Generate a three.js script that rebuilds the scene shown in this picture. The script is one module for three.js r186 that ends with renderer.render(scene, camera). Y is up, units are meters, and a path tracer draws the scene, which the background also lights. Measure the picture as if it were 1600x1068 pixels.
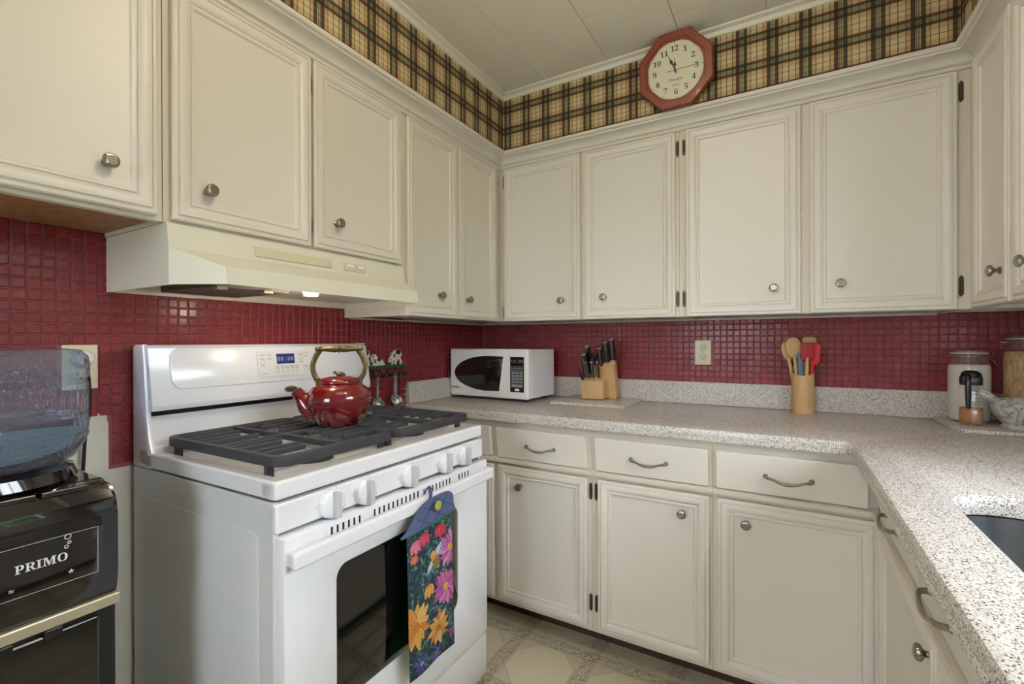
import * as THREE from 'three';
import { RoundedBoxGeometry } from 'three/addons/geometries/RoundedBoxGeometry.js';
import { mergeGeometries, toCreasedNormals, mergeVertices } from 'three/addons/utils/BufferGeometryUtils.js';
import { FontLoader } from 'three/addons/loaders/FontLoader.js';
import { TextGeometry } from 'three/addons/geometries/TextGeometry.js';

// ---------------------------------------------------------------- camera, sky, exposure
const scene = new THREE.Scene();
const camera = new THREE.PerspectiveCamera(72.0, 1600 / 1068, 0.02, 200);
{
  const th = 30.29 * Math.PI / 180, pitch = -0.11 * Math.PI / 180;
  camera.position.set(1.542, 1.2043, 2.2965);
  camera.rotation.set(pitch, th, -0.17 * Math.PI / 180, 'YXZ');
  camera.updateMatrixWorld();
}
scene.background = new THREE.Color(0.84, 0.92, 1.0);       // bright overcast sky beyond the windows
scene.backgroundIntensity = 15;
const renderer = new THREE.WebGLRenderer({ antialias: true });
renderer.toneMapping = THREE.LinearToneMapping;
renderer.toneMappingExposure = 0.9;
renderer.shadowMap.enabled = true;

// room dimensions (metres): x to the right along the back wall, z towards the viewer
const RW = 2.35, RD = 4.5, CEIL = 2.372, SOF = 0.375, SOFY = 2.10;

// ---------------------------------------------------------------- helpers
const V3 = (x, y, z) => new THREE.Vector3(x, y, z);
function rngOf(s) { return () => { s |= 0; s = s + 0x6D2B79F5 | 0; let t = Math.imul(s ^ s >>> 15, 1 | s); t = t + Math.imul(t ^ t >>> 7, 61 | t) ^ t; return ((t ^ t >>> 14) >>> 0) / 4294967296; }; }
const used = {};
function numbered(n) { if (used[n] === undefined) { used[n] = 0; return n; } used[n]++; return n + '_' + String(used[n]).padStart(3, '0'); }
function shade(o) { o.castShadow = true; o.receiveShadow = true; return o; }
function part(name, geo, mat, parent, label) {
  const m = shade(new THREE.Mesh(Array.isArray(geo) ? merge(geo) : geo, mat)); m.name = name; parent.add(m);
  if (label) m.userData.label = label;
  return m;
}
function merge(list) {
  const l = list.map((g) => { const h = g.index ? g.toNonIndexed() : g.clone(); if (!h.attributes.uv) h.setAttribute('uv', new THREE.BufferAttribute(new Float32Array(h.attributes.position.count * 2), 2)); for (const k of Object.keys(h.attributes)) if (!['position', 'normal', 'uv'].includes(k)) h.deleteAttribute(k); return h; });
  return mergeGeometries(l, false);
}
function thing(name, label, category, pos = [0, 0, 0], turn = 0, group) {
  const o = new THREE.Group(); o.name = numbered(name); o.position.set(...pos); o.rotation.y = turn;
  o.userData = { label, category }; if (group) o.userData.group = group;
  scene.add(o); return o;
}
function single(name, label, category, geo, mat, pos = [0, 0, 0], turn = 0, group) {
  const m = part(numbered(name), geo, mat, scene); m.position.set(...pos); m.rotation.y = turn;
  m.userData = { label, category }; if (group) m.userData.group = group; return m;
}
function struct(name, geo, mat, label, category) {
  const m = part(numbered(name), geo, mat, scene); m.userData = { kind: 'structure', label, category }; return m;
}
// uv in metres by the dominant axis of each face
function uvm(geo, s = 1, swap = false) {
  const g = geo.index ? geo.toNonIndexed() : geo, p = g.attributes.position, uv = new Float32Array(p.count * 2);
  const a = V3(), b = V3(), c = V3();
  for (let i = 0; i < p.count; i += 3) {
    a.fromBufferAttribute(p, i); b.fromBufferAttribute(p, i + 1); c.fromBufferAttribute(p, i + 2);
    const n = b.clone().sub(a).cross(c.clone().sub(a)), x = Math.abs(n.x), y = Math.abs(n.y), z = Math.abs(n.z);
    [a, b, c].forEach((v, k) => {
      let q = y >= x && y >= z ? [v.x, v.z] : x >= z ? [v.z, v.y] : [v.x, v.y]; if (swap) q = [q[1], q[0]];
      uv[(i + k) * 2] = q[0] * s; uv[(i + k) * 2 + 1] = q[1] * s;
    });
  }
  g.setAttribute('uv', new THREE.BufferAttribute(uv, 2)); return g;
}
function bx(x0, x1, y0, y1, z0, z1, r = 0, seg = 2) {
  const w = Math.abs(x1 - x0), h = Math.abs(y1 - y0), d = Math.abs(z1 - z0);
  const g = r > 0 ? new RoundedBoxGeometry(w, h, d, seg, Math.min(r, w / 2.01, h / 2.01, d / 2.01)) : new THREE.BoxGeometry(w, h, d);
  g.translate((x0 + x1) / 2, (y0 + y1) / 2, (z0 + z1) / 2); return uvm(g);
}
function cyl(r0, r1, y0, y1, seg = 28, x = 0, z = 0) { const g = new THREE.CylinderGeometry(r1, r0, y1 - y0, seg); g.translate(x, (y0 + y1) / 2, z); return g; }
function lathe(pts, seg = 40) { return toCreasedNormals(new THREE.LatheGeometry(pts.map(([r, y]) => new THREE.Vector2(r, y)), seg), 0.7); }
// smooth swept tube with changing radii (rx sideways, ry along the second normal)
function sweep(pts, rad, n = 24, seg = 12, flat = 1, closed = false) {
  const c = new THREE.CatmullRomCurve3(pts.map((p) => V3(...p)), closed), fr = c.computeFrenetFrames(n, closed), pos = [], idx = [];
  const R = (t) => { if (typeof rad === 'number') return rad; const f = t * (rad.length - 1), i = Math.min(rad.length - 2, Math.floor(f)); return rad[i] + (rad[i + 1] - rad[i]) * (f - i); };
  for (let i = 0; i <= n; i++) {
    const p = c.getPointAt(i / n), r = R(i / n);
    for (let k = 0; k < seg; k++) { const a = k / seg * Math.PI * 2; const q = p.clone().addScaledVector(fr.normals[i], Math.cos(a) * r).addScaledVector(fr.binormals[i], Math.sin(a) * r * flat); pos.push(q.x, q.y, q.z); }
  }
  for (let i = 0; i < n; i++) for (let k = 0; k < seg; k++) { const a = i * seg + k, b = i * seg + (k + 1) % seg; idx.push(a, b, a + seg, b, b + seg, a + seg); }
  for (const [o, e] of [[0, 0], [n * seg, 1]]) { const p = c.getPointAt(e), ci = pos.length / 3; pos.push(p.x, p.y, p.z); for (let k = 0; k < seg; k++) { const a = o + k, b = o + (k + 1) % seg; e ? idx.push(a, b, ci) : idx.push(b, a, ci); } }
  const g = new THREE.BufferGeometry(); g.setAttribute('position', new THREE.Float32BufferAttribute(pos, 3)); g.setIndex(idx); g.computeVertexNormals();
  return uvm(toCreasedNormals(g, 0.9));
}
// a closed outline [[a,b]...] extruded by depth along the third axis; axis 'x' maps (a,b)->(z,y), 'z' maps (a,b)->(x,y), 'y' maps (a,b)->(x,z)
function prism(outline, d0, d1, axis = 'z', bevel = 0, holes = []) {
  const mk = (o) => o.map(([a, b]) => new THREE.Vector2(a, b)), s = new THREE.Shape(mk(outline));
  for (const h of holes) s.holes.push(new THREE.Path(mk(h)));
  const g = new THREE.ExtrudeGeometry(s, { depth: d1 - d0 - 2 * bevel, bevelEnabled: bevel > 0, bevelThickness: bevel, bevelSize: bevel, bevelOffset: -bevel, bevelSegments: 2, steps: 1 });
  g.translate(0, 0, d0 + bevel);
  if (axis === 'x') { g.rotateY(-Math.PI / 2); g.scale(-1, 1, 1); flip(g); }
  if (axis === 'y') { g.rotateX(Math.PI / 2); g.scale(1, -1, 1); flip(g); }
  return uvm(toCreasedNormals(g, 0.6));
}
function flip(g) {
  const h = g.index ? g.toNonIndexed() : g; for (const k of Object.keys(h.attributes)) { const a = h.attributes[k], n = a.itemSize; for (let i = 0; i < a.count; i += 3) for (let j = 0; j < n; j++) { const t = a.array[(i + 1) * n + j]; a.array[(i + 1) * n + j] = a.array[(i + 2) * n + j]; a.array[(i + 2) * n + j] = t; } }
  if (h !== g) { g.index = null; g.attributes = h.attributes; } g.computeVertexNormals(); return g;
}
function ellipse(cx, cy, rx, ry, n = 32, a0 = 0, a1 = Math.PI * 2) { const o = []; for (let i = 0; i < n; i++) { const a = a0 + (a1 - a0) * i / n; o.push([cx + Math.cos(a) * rx, cy + Math.sin(a) * ry]); } return o; }
function roundRect(x0, x1, y0, y1, r, n = 6) { const o = []; for (const [cx, cy, a] of [[x1 - r, y1 - r, 0], [x0 + r, y1 - r, 1], [x0 + r, y0 + r, 2], [x1 - r, y0 + r, 3]]) for (let i = 0; i <= n; i++) { const t = (a + i / n) * Math.PI / 2; o.push([cx + Math.cos(t) * r, cy + Math.sin(t) * r]); } return o; }

// ---------------------------------------------------------------- textures
function dataTex(n, fn, srgb = true, m = n) {
  const d = new Uint8Array(n * m * 4);
  for (let y = 0; y < m; y++) for (let x = 0; x < n; x++) { const c = fn(x, y), i = (y * n + x) * 4; d[i] = c[0]; d[i + 1] = c[1]; d[i + 2] = c[2]; d[i + 3] = 255; }
  const t = new THREE.DataTexture(d, n, m); t.wrapS = t.wrapT = THREE.RepeatWrapping; t.magFilter = THREE.LinearFilter; t.minFilter = THREE.LinearMipmapLinearFilter; t.generateMipmaps = true;
  if (srgb) t.colorSpace = THREE.SRGBColorSpace; t.needsUpdate = true; return t;
}
function noise2(seed, n) { const r = rngOf(seed), g = Array.from({ length: n * n }, r); const s = (t) => t * t * (3 - 2 * t); return (x, y) => { x = ((x % n) + n) % n; y = ((y % n) + n) % n; const i = Math.floor(x), j = Math.floor(y), u = s(x - i), v = s(y - j), i1 = (i + 1) % n, j1 = (j + 1) % n; return (g[j * n + i] * (1 - u) + g[j * n + i1] * u) * (1 - v) + (g[j1 * n + i] * (1 - u) + g[j1 * n + i1] * u) * v; }; }
function rep(t, s, s2 = s) { const c = t.clone(); c.repeat.set(s, s2); c.needsUpdate = true; return c; }
function canvasTex(w, h, draw) { const c = document.createElement('canvas'); c.width = w; c.height = h; draw(c.getContext('2d'), w, h); const t = new THREE.CanvasTexture(c); t.colorSpace = THREE.SRGBColorSpace; t.magFilter = THREE.LinearFilter; return t; }

// speckled stone-look laminate
const graniteTex = (() => {
  const n = 1024, r = rngOf(11), px = new Uint8Array(n * n * 3); for (let i = 0; i < n * n; i++) { const k = r() * 14; px[i * 3] = 202 + k; px[i * 3 + 1] = 196 + k; px[i * 3 + 2] = 190 + k; }
  const pal = [[218, 212, 206], [148, 138, 131], [100, 92, 88], [234, 230, 226], [176, 166, 159], [214, 207, 199], [72, 67, 66], [228, 222, 216], [178, 164, 158]];
  for (let k = 0; k < 36000; k++) { const cx = r() * n | 0, cy = r() * n | 0, R = 1.0 + r() * 2.6, e = 0.6 + r() * 0.9, c = pal[r() * pal.length | 0]; for (let y = -6; y <= 6; y++) for (let x = -6; x <= 6; x++) if (x * x * e + y * y / e < R * R) { const i = (((cy + y + n) % n) * n + (cx + x + n) % n) * 3; px[i] = c[0]; px[i + 1] = c[1]; px[i + 2] = c[2]; } }
  return dataTex(n, (x, y) => { const i = (y * n + x) * 3; return [px[i], px[i + 1], px[i + 2]]; });
})();
// plaid wallpaper, one repeat is 0.1 m
const plaidTex = (() => {
  const n = 512, r = rngOf(5), beige = [204, 190, 150];
  // stripes as [centre, half width, colour, strength] in 0..1 of the repeat, the broad band centred on 0
  const band = [[0, .5, [255, 255, 255], 0], [0, .185, [150, 158, 138], .82], [.128, .056, [58, 58, 40], .95], [-.128, .056, [70, 46, 28], .95], [-.180, .012, [120, 34, 36], .85], [-.045, .007, [40, 34, 26], .8], [.012, .007, [40, 34, 26], .9], [.048, .009, [222, 220, 200], .85], [-.018, .009, [222, 220, 200], .8], [.235, .05, [226, 186, 164], .6], [-.235, .05, [226, 186, 164], .6], [.30, .010, [34, 26, 22], .95], [.5, .010, [34, 26, 22], .95], [-.30, .010, [34, 26, 22], .95]];
  const hor = [[0, .175, [158, 164, 142], .8], [.122, .05, [66, 48, 28], .93], [-.122, .05, [66, 48, 28], .93], [.0, .008, [70, 78, 60], .7], [.042, .008, [70, 78, 60], .6], [-.042, .008, [70, 78, 60], .6], [.205, .028, [226, 166, 146], .75], [-.205, .028, [226, 166, 146], .75], [.275, .007, [96, 36, 32], .85], [-.275, .007, [96, 36, 32], .85], [.325, .006, [50, 34, 28], .75], [-.325, .006, [50, 34, 28], .75], [.5, .008, [34, 26, 22], .9]];
  const thread = (list) => Array.from({ length: n }, (_, i) => { let t = (i + .5) / n; if (t > .5) t -= 1; let c = [255, 250, 240]; for (const [m, w, col, q] of list) { let d = Math.abs(t - m); d = Math.min(d, 1 - d); const k = Math.max(0, Math.min(1, (w - d) * n / 1.4 + .5)) * q; c = c.map((v, j) => v + (col[j] - v) * k); } return c; });
  const W = thread(band), H = thread(hor), fl = (v) => 20 + v * .92;
  return dataTex(n, (x, y) => { const q = (r() - .5) * 12; return beige.map((v, j) => Math.max(0, Math.min(255, fl(v * Math.pow(W[x][j] / 255, .9) * Math.pow(H[y][j] / 255, .9)) + q))); });
})();
plaidTex.anisotropy = 8;
// sheet vinyl: octagons framed by leafy bands, one repeat is 0.3 m
const vinylTex = canvasTex(1024, 1024, (g, w) => {
  const r = rngOf(21); g.fillStyle = '#dcd2b8'; g.fillRect(0, 0, w, w);
  const b = 0.16 * w; g.fillStyle = '#d6ccb6';
  const oct = (s) => { const a = s, c = s * 0.42; g.beginPath(); for (const [x, y] of [[-c, -a], [c, -a], [a, -c], [a, c], [c, a], [-c, a], [-a, c], [-a, -c]]) g.lineTo(w / 2 + x, w / 2 + y); g.closePath(); };
  g.fillRect(0, 0, w, w); g.strokeStyle = '#6f6656'; g.lineWidth = 4; g.fillStyle = '#e0d7bd'; oct(w * 0.40); g.fill(); g.stroke();
  g.strokeStyle = '#7d745f'; g.lineWidth = 3; g.strokeRect(-10, -10, b * .55, w + 20); g.strokeRect(w - b * .55 + 10, -10, b, w + 20); g.strokeRect(-10, -10, w + 20, b * .55); g.strokeRect(-10, w - b * .55 + 10, w + 20, b);
  const leaf = (x, y) => { g.save(); g.translate(x, y); g.rotate(r() * 6.3); g.strokeStyle = r() < .5 ? '#6c6655' : '#8d8470'; g.lineWidth = 3 + r() * 3; g.beginPath(); g.moveTo(-13, 0); g.quadraticCurveTo(0, -11, 13, 0); g.stroke(); g.restore(); };
  for (let i = 0; i < 340; i++) { const t = r() * w, q = (r() - .5) * b; leaf(t, (q + w) % w); leaf((q + w) % w, t); }
  for (let i = 0; i < 3000; i++) { g.fillStyle = r() < .5 ? 'rgba(120,108,84,0.18)' : 'rgba(240,230,205,0.2)'; g.fillRect(r() * w, r() * w, 3, 3); }
});
vinylTex.wrapS = vinylTex.wrapT = THREE.RepeatWrapping;
function woodTex(seed, a, b, c, rings = 26) { const n1 = noise2(seed, 8), n2 = noise2(seed + 1, 64), n3 = noise2(seed + 2, 128); return dataTex(256, (x, y) => { const u = x / 256, v = y / 512; let s = Math.sin((u * rings + n1(u * 8, v * 8) * 3.2) * 6.283) * .5 + .5; s = s * .55 + n2(u * 64, v * 8) * .3 + n3(u * 128, v * 32) * .2; const k = Math.max(0, Math.min(1, s)); return a.map((q, i) => (q + (b[i] - q) * k) + (c[i] - q) * .12 * n1(u * 8 + 3, v * 8)); }, true, 512); }
const grainTex = dataTex(256, (() => { const a = noise2(31, 32), b = noise2(32, 128); return (x, y) => { const v = 128 + (a(x / 8, y / 8) - .5) * 110 + (b(x / 2, y / 2) - .5) * 120; return [v, v, v]; }; })(), false);
const roughTex = dataTex(256, (() => { const a = noise2(41, 8), b = noise2(42, 64); return (x, y) => { const v = 190 + (a(x / 32, y / 32) - .5) * 70 + (b(x / 4, y / 4) - .5) * 60; return [v, v, v]; }; })(), false);

// ---------------------------------------------------------------- materials
const M = (color, o = {}) => new THREE.MeshPhysicalMaterial({ color: new THREE.Color(color), roughness: .5, ...o });
const mat = {
  cream: M('#e4ded4', { roughness: .36 }),
  creamTrim: M('#e1dbd0', { roughness: .45 }),
  creamFrame: M('#dcd4c5', { roughness: .5 }),
  wallPaint: M('#dbd6ca', { roughness: .85, bumpMap: rep(grainTex, 4), bumpScale: .0004 }),
  plaster: M('#e0dacb', { roughness: .92, bumpMap: rep(grainTex, 6), bumpScale: .001 }),
  ceiling: M('#e7e1d5', { roughness: .8 }),
  plaid: M('#ffffff', { roughness: .8, map: rep(plaidTex, 10) }),
  vinyl: M('#ffffff', { roughness: .42, map: rep(vinylTex, 3.333) }),
  tiles: [M('#8a1426', { roughness: .2, clearcoat: .4, clearcoatRoughness: .2, bumpMap: rep(grainTex, 14), bumpScale: .0012 }), M('#841425', { roughness: .22, clearcoat: .4, clearcoatRoughness: .22, bumpMap: rep(grainTex, 14), bumpScale: .0012 }), M('#8f1424', { roughness: .2, clearcoat: .4, clearcoatRoughness: .2, bumpMap: rep(grainTex, 14), bumpScale: .0012 })],
  grout: M('#9c4a4a', { roughness: .5 }),
  granite: M('#ffffff', { roughness: .26, map: rep(graniteTex, 2.6) }),
  woodUnder: M('#ffffff', { roughness: .6, map: rep(woodTex(61, [150, 108, 70], [178, 134, 92], [120, 80, 50], 10), 1.5) }),
  toe: M('#4a2f22', { roughness: .7 }),
  nickel: M('#9a948a', { roughness: .28, metalness: 1 }),
  hinge: M('#5e5346', { roughness: .4, metalness: .9 }),
  bronze: M('#55402c', { roughness: .45, metalness: .8 }),
  enamel: M('#efeff3', { roughness: .22, clearcoat: .5, clearcoatRoughness: .1 }),
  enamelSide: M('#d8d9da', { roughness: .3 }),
  hood: M('#e4e0cf', { roughness: .32 }),
  hoodPlate: M('#d9d0b4', { roughness: .45 }),
  iron: M('#3a3b41', { roughness: .5, bumpMap: rep(grainTex, 40), bumpScale: .0005 }),
  blackGloss: M('#0b0c0f', { roughness: .1, clearcoat: 1, clearcoatRoughness: .05 }),
  blackPlastic: M('#15161a', { roughness: .32 }),
  blackRubber: M('#1b1b1d', { roughness: .7 }),
  ovenGlass: M('#0d1110', { roughness: .04, clearcoat: 1, clearcoatRoughness: .02 }),
  greyPlastic: M('#c8cacd', { roughness: .35 }),
  steel: M('#b9bcc0', { roughness: .24, metalness: 1, anisotropy: .5 }),
  chrome: M('#cfcfcf', { roughness: .12, metalness: 1 }),
  strip: M('#c7bfa6', { roughness: .3, metalness: .6 }),
  kettle: M('#6c0813', { roughness: .14, clearcoat: 1, clearcoatRoughness: .04 }),
  brass: M('#6f603f', { roughness: .44, metalness: .95 }),
  clockWood: M('#f6d2a4', { roughness: .42, clearcoat: .2, map: rep(woodTex(71, [130, 56, 16], [148, 70, 24], [100, 38, 10], 9), 6, 3) }),
  bamboo: M('#ffffff', { roughness: .45, map: rep(woodTex(81, [206, 164, 110], [222, 184, 134], [176, 130, 78], 12), 9, 3) }),
  palewood: M('#ffffff', { roughness: .55, map: rep(woodTex(91, [206, 168, 110], [222, 188, 134], [180, 138, 84], 12), 12, 4) }),
  redSilicone: M('#b5121f', { roughness: .42 }), redSilicone2: M('#cf1420', { roughness: .42 }),
  blueGrey: M('#56708f', { roughness: .45 }),
  glass: M('#ffffff', { transmission: 1, roughness: .03, thickness: 0, ior: 1.5 }),
  jarGlass: M('#ffffff', { transmission: .955, roughness: .03, thickness: 0, ior: 1.45 }),
  bottleGlass: M('#d3e0ef', { transmission: .92, roughness: .1, thickness: 0, ior: 1.5 }),
  water: M('#e6f0f8', { transmission: 1, roughness: .02, thickness: .2, ior: 1.33, attenuationColor: new THREE.Color('#bcd2e6'), attenuationDistance: .6 }),
  sugar: M('#f6f1e6', { roughness: .95, bumpMap: rep(grainTex, 40), bumpScale: .001 }),
  oats: M('#ffffff', { roughness: .95, map: dataTex(256, (() => { const r = rngOf(3), a = noise2(35, 64), b = noise2(36, 128); return (x, y) => { const k = a(x / 4, y / 4) * .6 + b(x / 2, y / 2) * .4; return [150 + k * 80, 116 + k * 76, 72 + k * 66]; }; })()) }),
  oil: M('#f0bc48', { transmission: .85, roughness: .03, thickness: .05, ior: 1.46, attenuationColor: new THREE.Color('#e0a626'), attenuationDistance: .07 }),
  marble: M('#ffffff', { roughness: .3, map: rep(dataTex(256, (() => { const a = noise2(51, 8), b = noise2(52, 32); return (x, y) => { const s = Math.abs(Math.sin((x / 256 * 4 + a(x / 32, y / 32) * 1.6 + b(x / 8, y / 8) * .7) * 3.14)); const k = Math.pow(s, .35); return [96 + k * 112, 96 + k * 110, 93 + k * 107]; }; })()), 5) }),
  cowWhite: M('#e6dccb', { roughness: .6 }), cowBlack: M('#1b1b20', { roughness: .5 }), cowPink: M('#a8544c', { roughness: .6 }), rackGreen: M('#1f4a30', { roughness: .5 }),
  outlet: M('#e6dcc0', { roughness: .4 }), slot: M('#2a2520', { roughness: .8 }),
  whitePlastic: M('#ecebe8', { roughness: .35 }),
  lens: M('#fff6e6', { roughness: .4, emissive: new THREE.Color('#fff2e0'), emissiveIntensity: 2 }),
  dome: M('#fff6e6', { roughness: .5, emissive: new THREE.Color('#ffe6c0'), emissiveIntensity: 2.2 }),
  mesh: M('#6d675f', { roughness: .5, metalness: .8, bumpMap: rep(grainTex, 60), bumpScale: .002 }),
  denim: M('#5a688e', { roughness: .95, sheen: .4, bumpMap: rep(grainTex, 30), bumpScale: .0015 }),
  leaf: M('#4a6b38', { roughness: .8 }), lawn: M('#69764c', { roughness: .95 }), bark: M('#5a4632', { roughness: .9 }),
  windowFrame: M('#efece4', { roughness: .5 }),
};

// ---------------------------------------------------------------- room shell
{
  const fl = struct('floor', bx(-.15, RW + .15, -.1, 0, -.15, RD + .15), mat.vinyl, 'beige sheet vinyl floor with leafy octagon print', 'floor');
  const ce = struct('ceiling', bx(-.15, RW + .15, CEIL + .012, CEIL + .15, -.15, RD + .15), mat.ceiling, 'cream panelled ceiling with fine seams', 'ceiling');
  const xs = [.315, .607, .897, 1.19, 1.482, 1.774, 2.066]; const gA = {};
  for (let s = 0; s < xs.length - 1; s++) {
    let z = s % 2 ? .543 : .690, z0 = .33; const x0 = xs[s], x1 = xs[s + 1];
    while (z0 < RD) { const z1 = Math.min(z, RD), k = (z1 - z0).toFixed(3); gA[k] ||= bx(-.1457 + .0005, .1457 - .0005, -.006, .006, -(z1 - z0) / 2 + .0006, (z1 - z0) / 2 - .0006, .0028, 1); const m = part('ceiling_panel', gA[k], mat.ceiling, ce); m.position.set((x0 + x1) / 2, CEIL + .006, (z0 + z1) / 2); m.scale.x = (x1 - x0) / .2914; z0 = z1; z += .585; }
  }
  // walls with real openings for the windows
  const wl = struct('wall_left', bx(-.15, 0, 0, CEIL + .1, -.15, RD + .15), mat.wallPaint, 'left kitchen wall with red mosaic tile splashback', 'wall');
  const wb = struct('wall_back', bx(0, RW, 0, CEIL + .1, -.15, 0), mat.wallPaint, 'back kitchen wall with red mosaic tile splashback', 'wall');
  const W1 = [1.02, 2.12, 1.08, 2.02], W2 = [.30, 1.35, .85, 2.02];   // window openings: z0 z1 y0 y1 ; x0 x1 y0 y1
  struct('wall_right', [bx(RW, RW + .15, 0, CEIL + .1, -.15, W1[0]), bx(RW, RW + .15, 0, CEIL + .1, W1[1], RD + .15), bx(RW, RW + .15, 0, W1[2], W1[0], W1[1]), bx(RW, RW + .15, W1[3], CEIL + .1, W1[0], W1[1])], mat.wallPaint, 'right kitchen wall above the sink', 'wall');
  struct('wall_front', [bx(0, W2[0], 0, CEIL + .1, RD, RD + .15), bx(W2[1], RW, 0, CEIL + .1, RD, RD + .15), bx(W2[0], W2[1], 0, W2[2], RD, RD + .15), bx(W2[0], W2[1], W2[3], CEIL + .1, RD, RD + .15)], mat.wallPaint, 'wall behind the viewer with a large window', 'wall');
  const w1 = new THREE.Group(); w1.name = 'window_1'; w1.userData = { kind: 'structure', label: 'window above the sink in the right wall', category: 'window' }; scene.add(w1);
  const zm = (W1[0] + W1[1]) / 2;
  part('window_frame', [bx(RW + .04, RW + .1, W1[2], W1[3], W1[0], W1[0] + .045), bx(RW + .04, RW + .1, W1[2], W1[3], W1[1] - .045, W1[1]), bx(RW + .04, RW + .1, W1[2], W1[2] + .045, W1[0], W1[1]), bx(RW + .04, RW + .1, W1[3] - .045, W1[3], W1[0], W1[1]), bx(RW + .045, RW + .095, W1[2], W1[3], zm - .02, zm + .02)], mat.windowFrame, w1);
  part('window_pane', bx(RW + .066, RW + .07, W1[2] + .04, W1[3] - .04, W1[0] + .04, zm - .02), mat.glass, w1); part('window_pane', bx(RW + .066, RW + .07, W1[2] + .04, W1[3] - .04, zm + .02, W1[1] - .04), mat.glass, w1);
  const w2 = new THREE.Group(); w2.name = 'window_2'; w2.userData = { kind: 'structure', label: 'large window in the wall behind the viewer', category: 'window' }; scene.add(w2);
  const xm = (W2[0] + W2[1]) / 2;
  part('window_frame', [bx(W2[0], W2[0] + .05, W2[2], W2[3], RD + .04, RD + .1), bx(W2[1] - .05, W2[1], W2[2], W2[3], RD + .04, RD + .1), bx(W2[0], W2[1], W2[2], W2[2] + .05, RD + .04, RD + .1), bx(W2[0], W2[1], W2[3] - .05, W2[3], RD + .04, RD + .1), bx(xm - .025, xm + .025, W2[2], W2[3], RD + .045, RD + .095)], mat.windowFrame, w2);
  part('window_pane', bx(W2[0] + .045, xm - .02, W2[2] + .045, W2[3] - .045, RD + .066, RD + .07), mat.glass, w2); part('window_pane', bx(xm + .02, W2[1] - .045, W2[2] + .045, W2[3] - .045, RD + .066, RD + .07), mat.glass, w2);

  // papered soffits above the wall cabinets
  struct('wall_soffit_back', bx(0, RW, SOFY, CEIL, 0, SOF), mat.plaid, 'plaid papered soffit above the back wall cabinets', 'wall');
  struct('wall_soffit_left', bx(0, SOF, SOFY, CEIL, SOF, 2.75), mat.plaid, 'plaid papered soffit above the left wall cabinets', 'wall');
  struct('wall_soffit_right', bx(1.998, RW, SOFY, CEIL, SOF, 1.0), mat.plaid, 'plaid papered soffit above the right wall cabinets', 'wall');
  // cove where the soffits meet the ceiling
  const cove = [[0, 0], [.028, 0], [.026, -.006], [.012, -.012], [.007, -.026], [0, -.027]];
  struct('trim_1', prism(cove.map(([a, b]) => [SOF + a, CEIL + b]), SOF - .0, 1.998, 'x'), mat.creamTrim, 'cream cove trim along the ceiling over the back soffit', 'trim');
  struct('trim_2', prism(cove.map(([a, b]) => [SOF + a, CEIL + b]), SOF, 2.75, 'z'), mat.creamTrim, 'cream cove trim along the ceiling over the left soffit', 'trim');
  struct('trim_3', prism(cove.map(([a, b]) => [1.998 - a, CEIL + b]), SOF, 1.0, 'z'), mat.creamTrim, 'cream cove trim along the ceiling over the right soffit', 'trim');
  // crown moulding between cabinets and soffit
  const crown = [[.30, 2.047], [.322, 2.047], [.325, 2.050], [.325, 2.057], [.321, 2.060], [.327, 2.064], [.331, 2.064], [.333, 2.071], [.340, 2.079], [.352, 2.085], [.368, 2.088], [.372, 2.088], [.374, 2.093], [.384, 2.094], [.387, 2.098], [.387, 2.106], [.376, 2.108], [.30, 2.108]];
  struct('trim_4', prism(crown, .30, 2.05, 'x'), mat.creamTrim, 'cream crown moulding on top of the back wall cabinets', 'trim');
  struct('trim_5', prism(crown, .30, 2.75, 'z'), mat.creamTrim, 'cream crown moulding on top of the left wall cabinets', 'trim');
  struct('trim_6', prism(crown.map(([a, b]) => [RW + .022 - a, b]), .30, 1.0, 'z'), mat.creamTrim, 'cream crown moulding on top of the right wall cabinets', 'trim');

  // red mosaic: painted-over pillowed tiles on a recessed bed
  const PT = .0265, H = (PT - .0022) / 2;
  function tileGeo(seed) {
    const r = rngOf(seed), rings = [[H, .0008], [H - .0009, .0030], [H - .0030, .0041]], pos = [], idx = [], tx = (r() - .5) * .035, ty = (r() - .5) * .035;
    for (const [a, d] of rings) for (const [sx, sy] of [[-1, -1], [1, -1], [1, 1], [-1, 1]]) { const j = a < H - .002 ? .0003 : .0001; pos.push(sx * a + (r() - .5) * j, sy * a + (r() - .5) * j, d + (d > .003 ? sx * a * tx + sy * a * ty : 0)); }
    for (let k = 0; k < 2; k++) for (let i = 0; i < 4; i++) { const a = k * 4 + i, b = k * 4 + (i + 1) % 4; idx.push(a, b, b + 4, a, b + 4, a + 4); }
    idx.push(8, 9, 10, 8, 10, 11);
    const g = new THREE.BufferGeometry(); g.setAttribute('position', new THREE.Float32BufferAttribute(pos, 3)); g.setIndex(idx);
    const f = toCreasedNormals(g, .95), p = f.attributes.position, uv = new Float32Array(p.count * 2), o = r() * 1, q = r(); for (let i = 0; i < p.count; i++) { uv[2 * i] = p.getX(i) + o; uv[2 * i + 1] = p.getY(i) + q; } f.setAttribute('uv', new THREE.BufferAttribute(uv, 2)); return f;
  }
  const variants = Array.from({ length: 12 }, (_, i) => tileGeo(100 + i)), rnd = rngOf(77);
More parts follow.
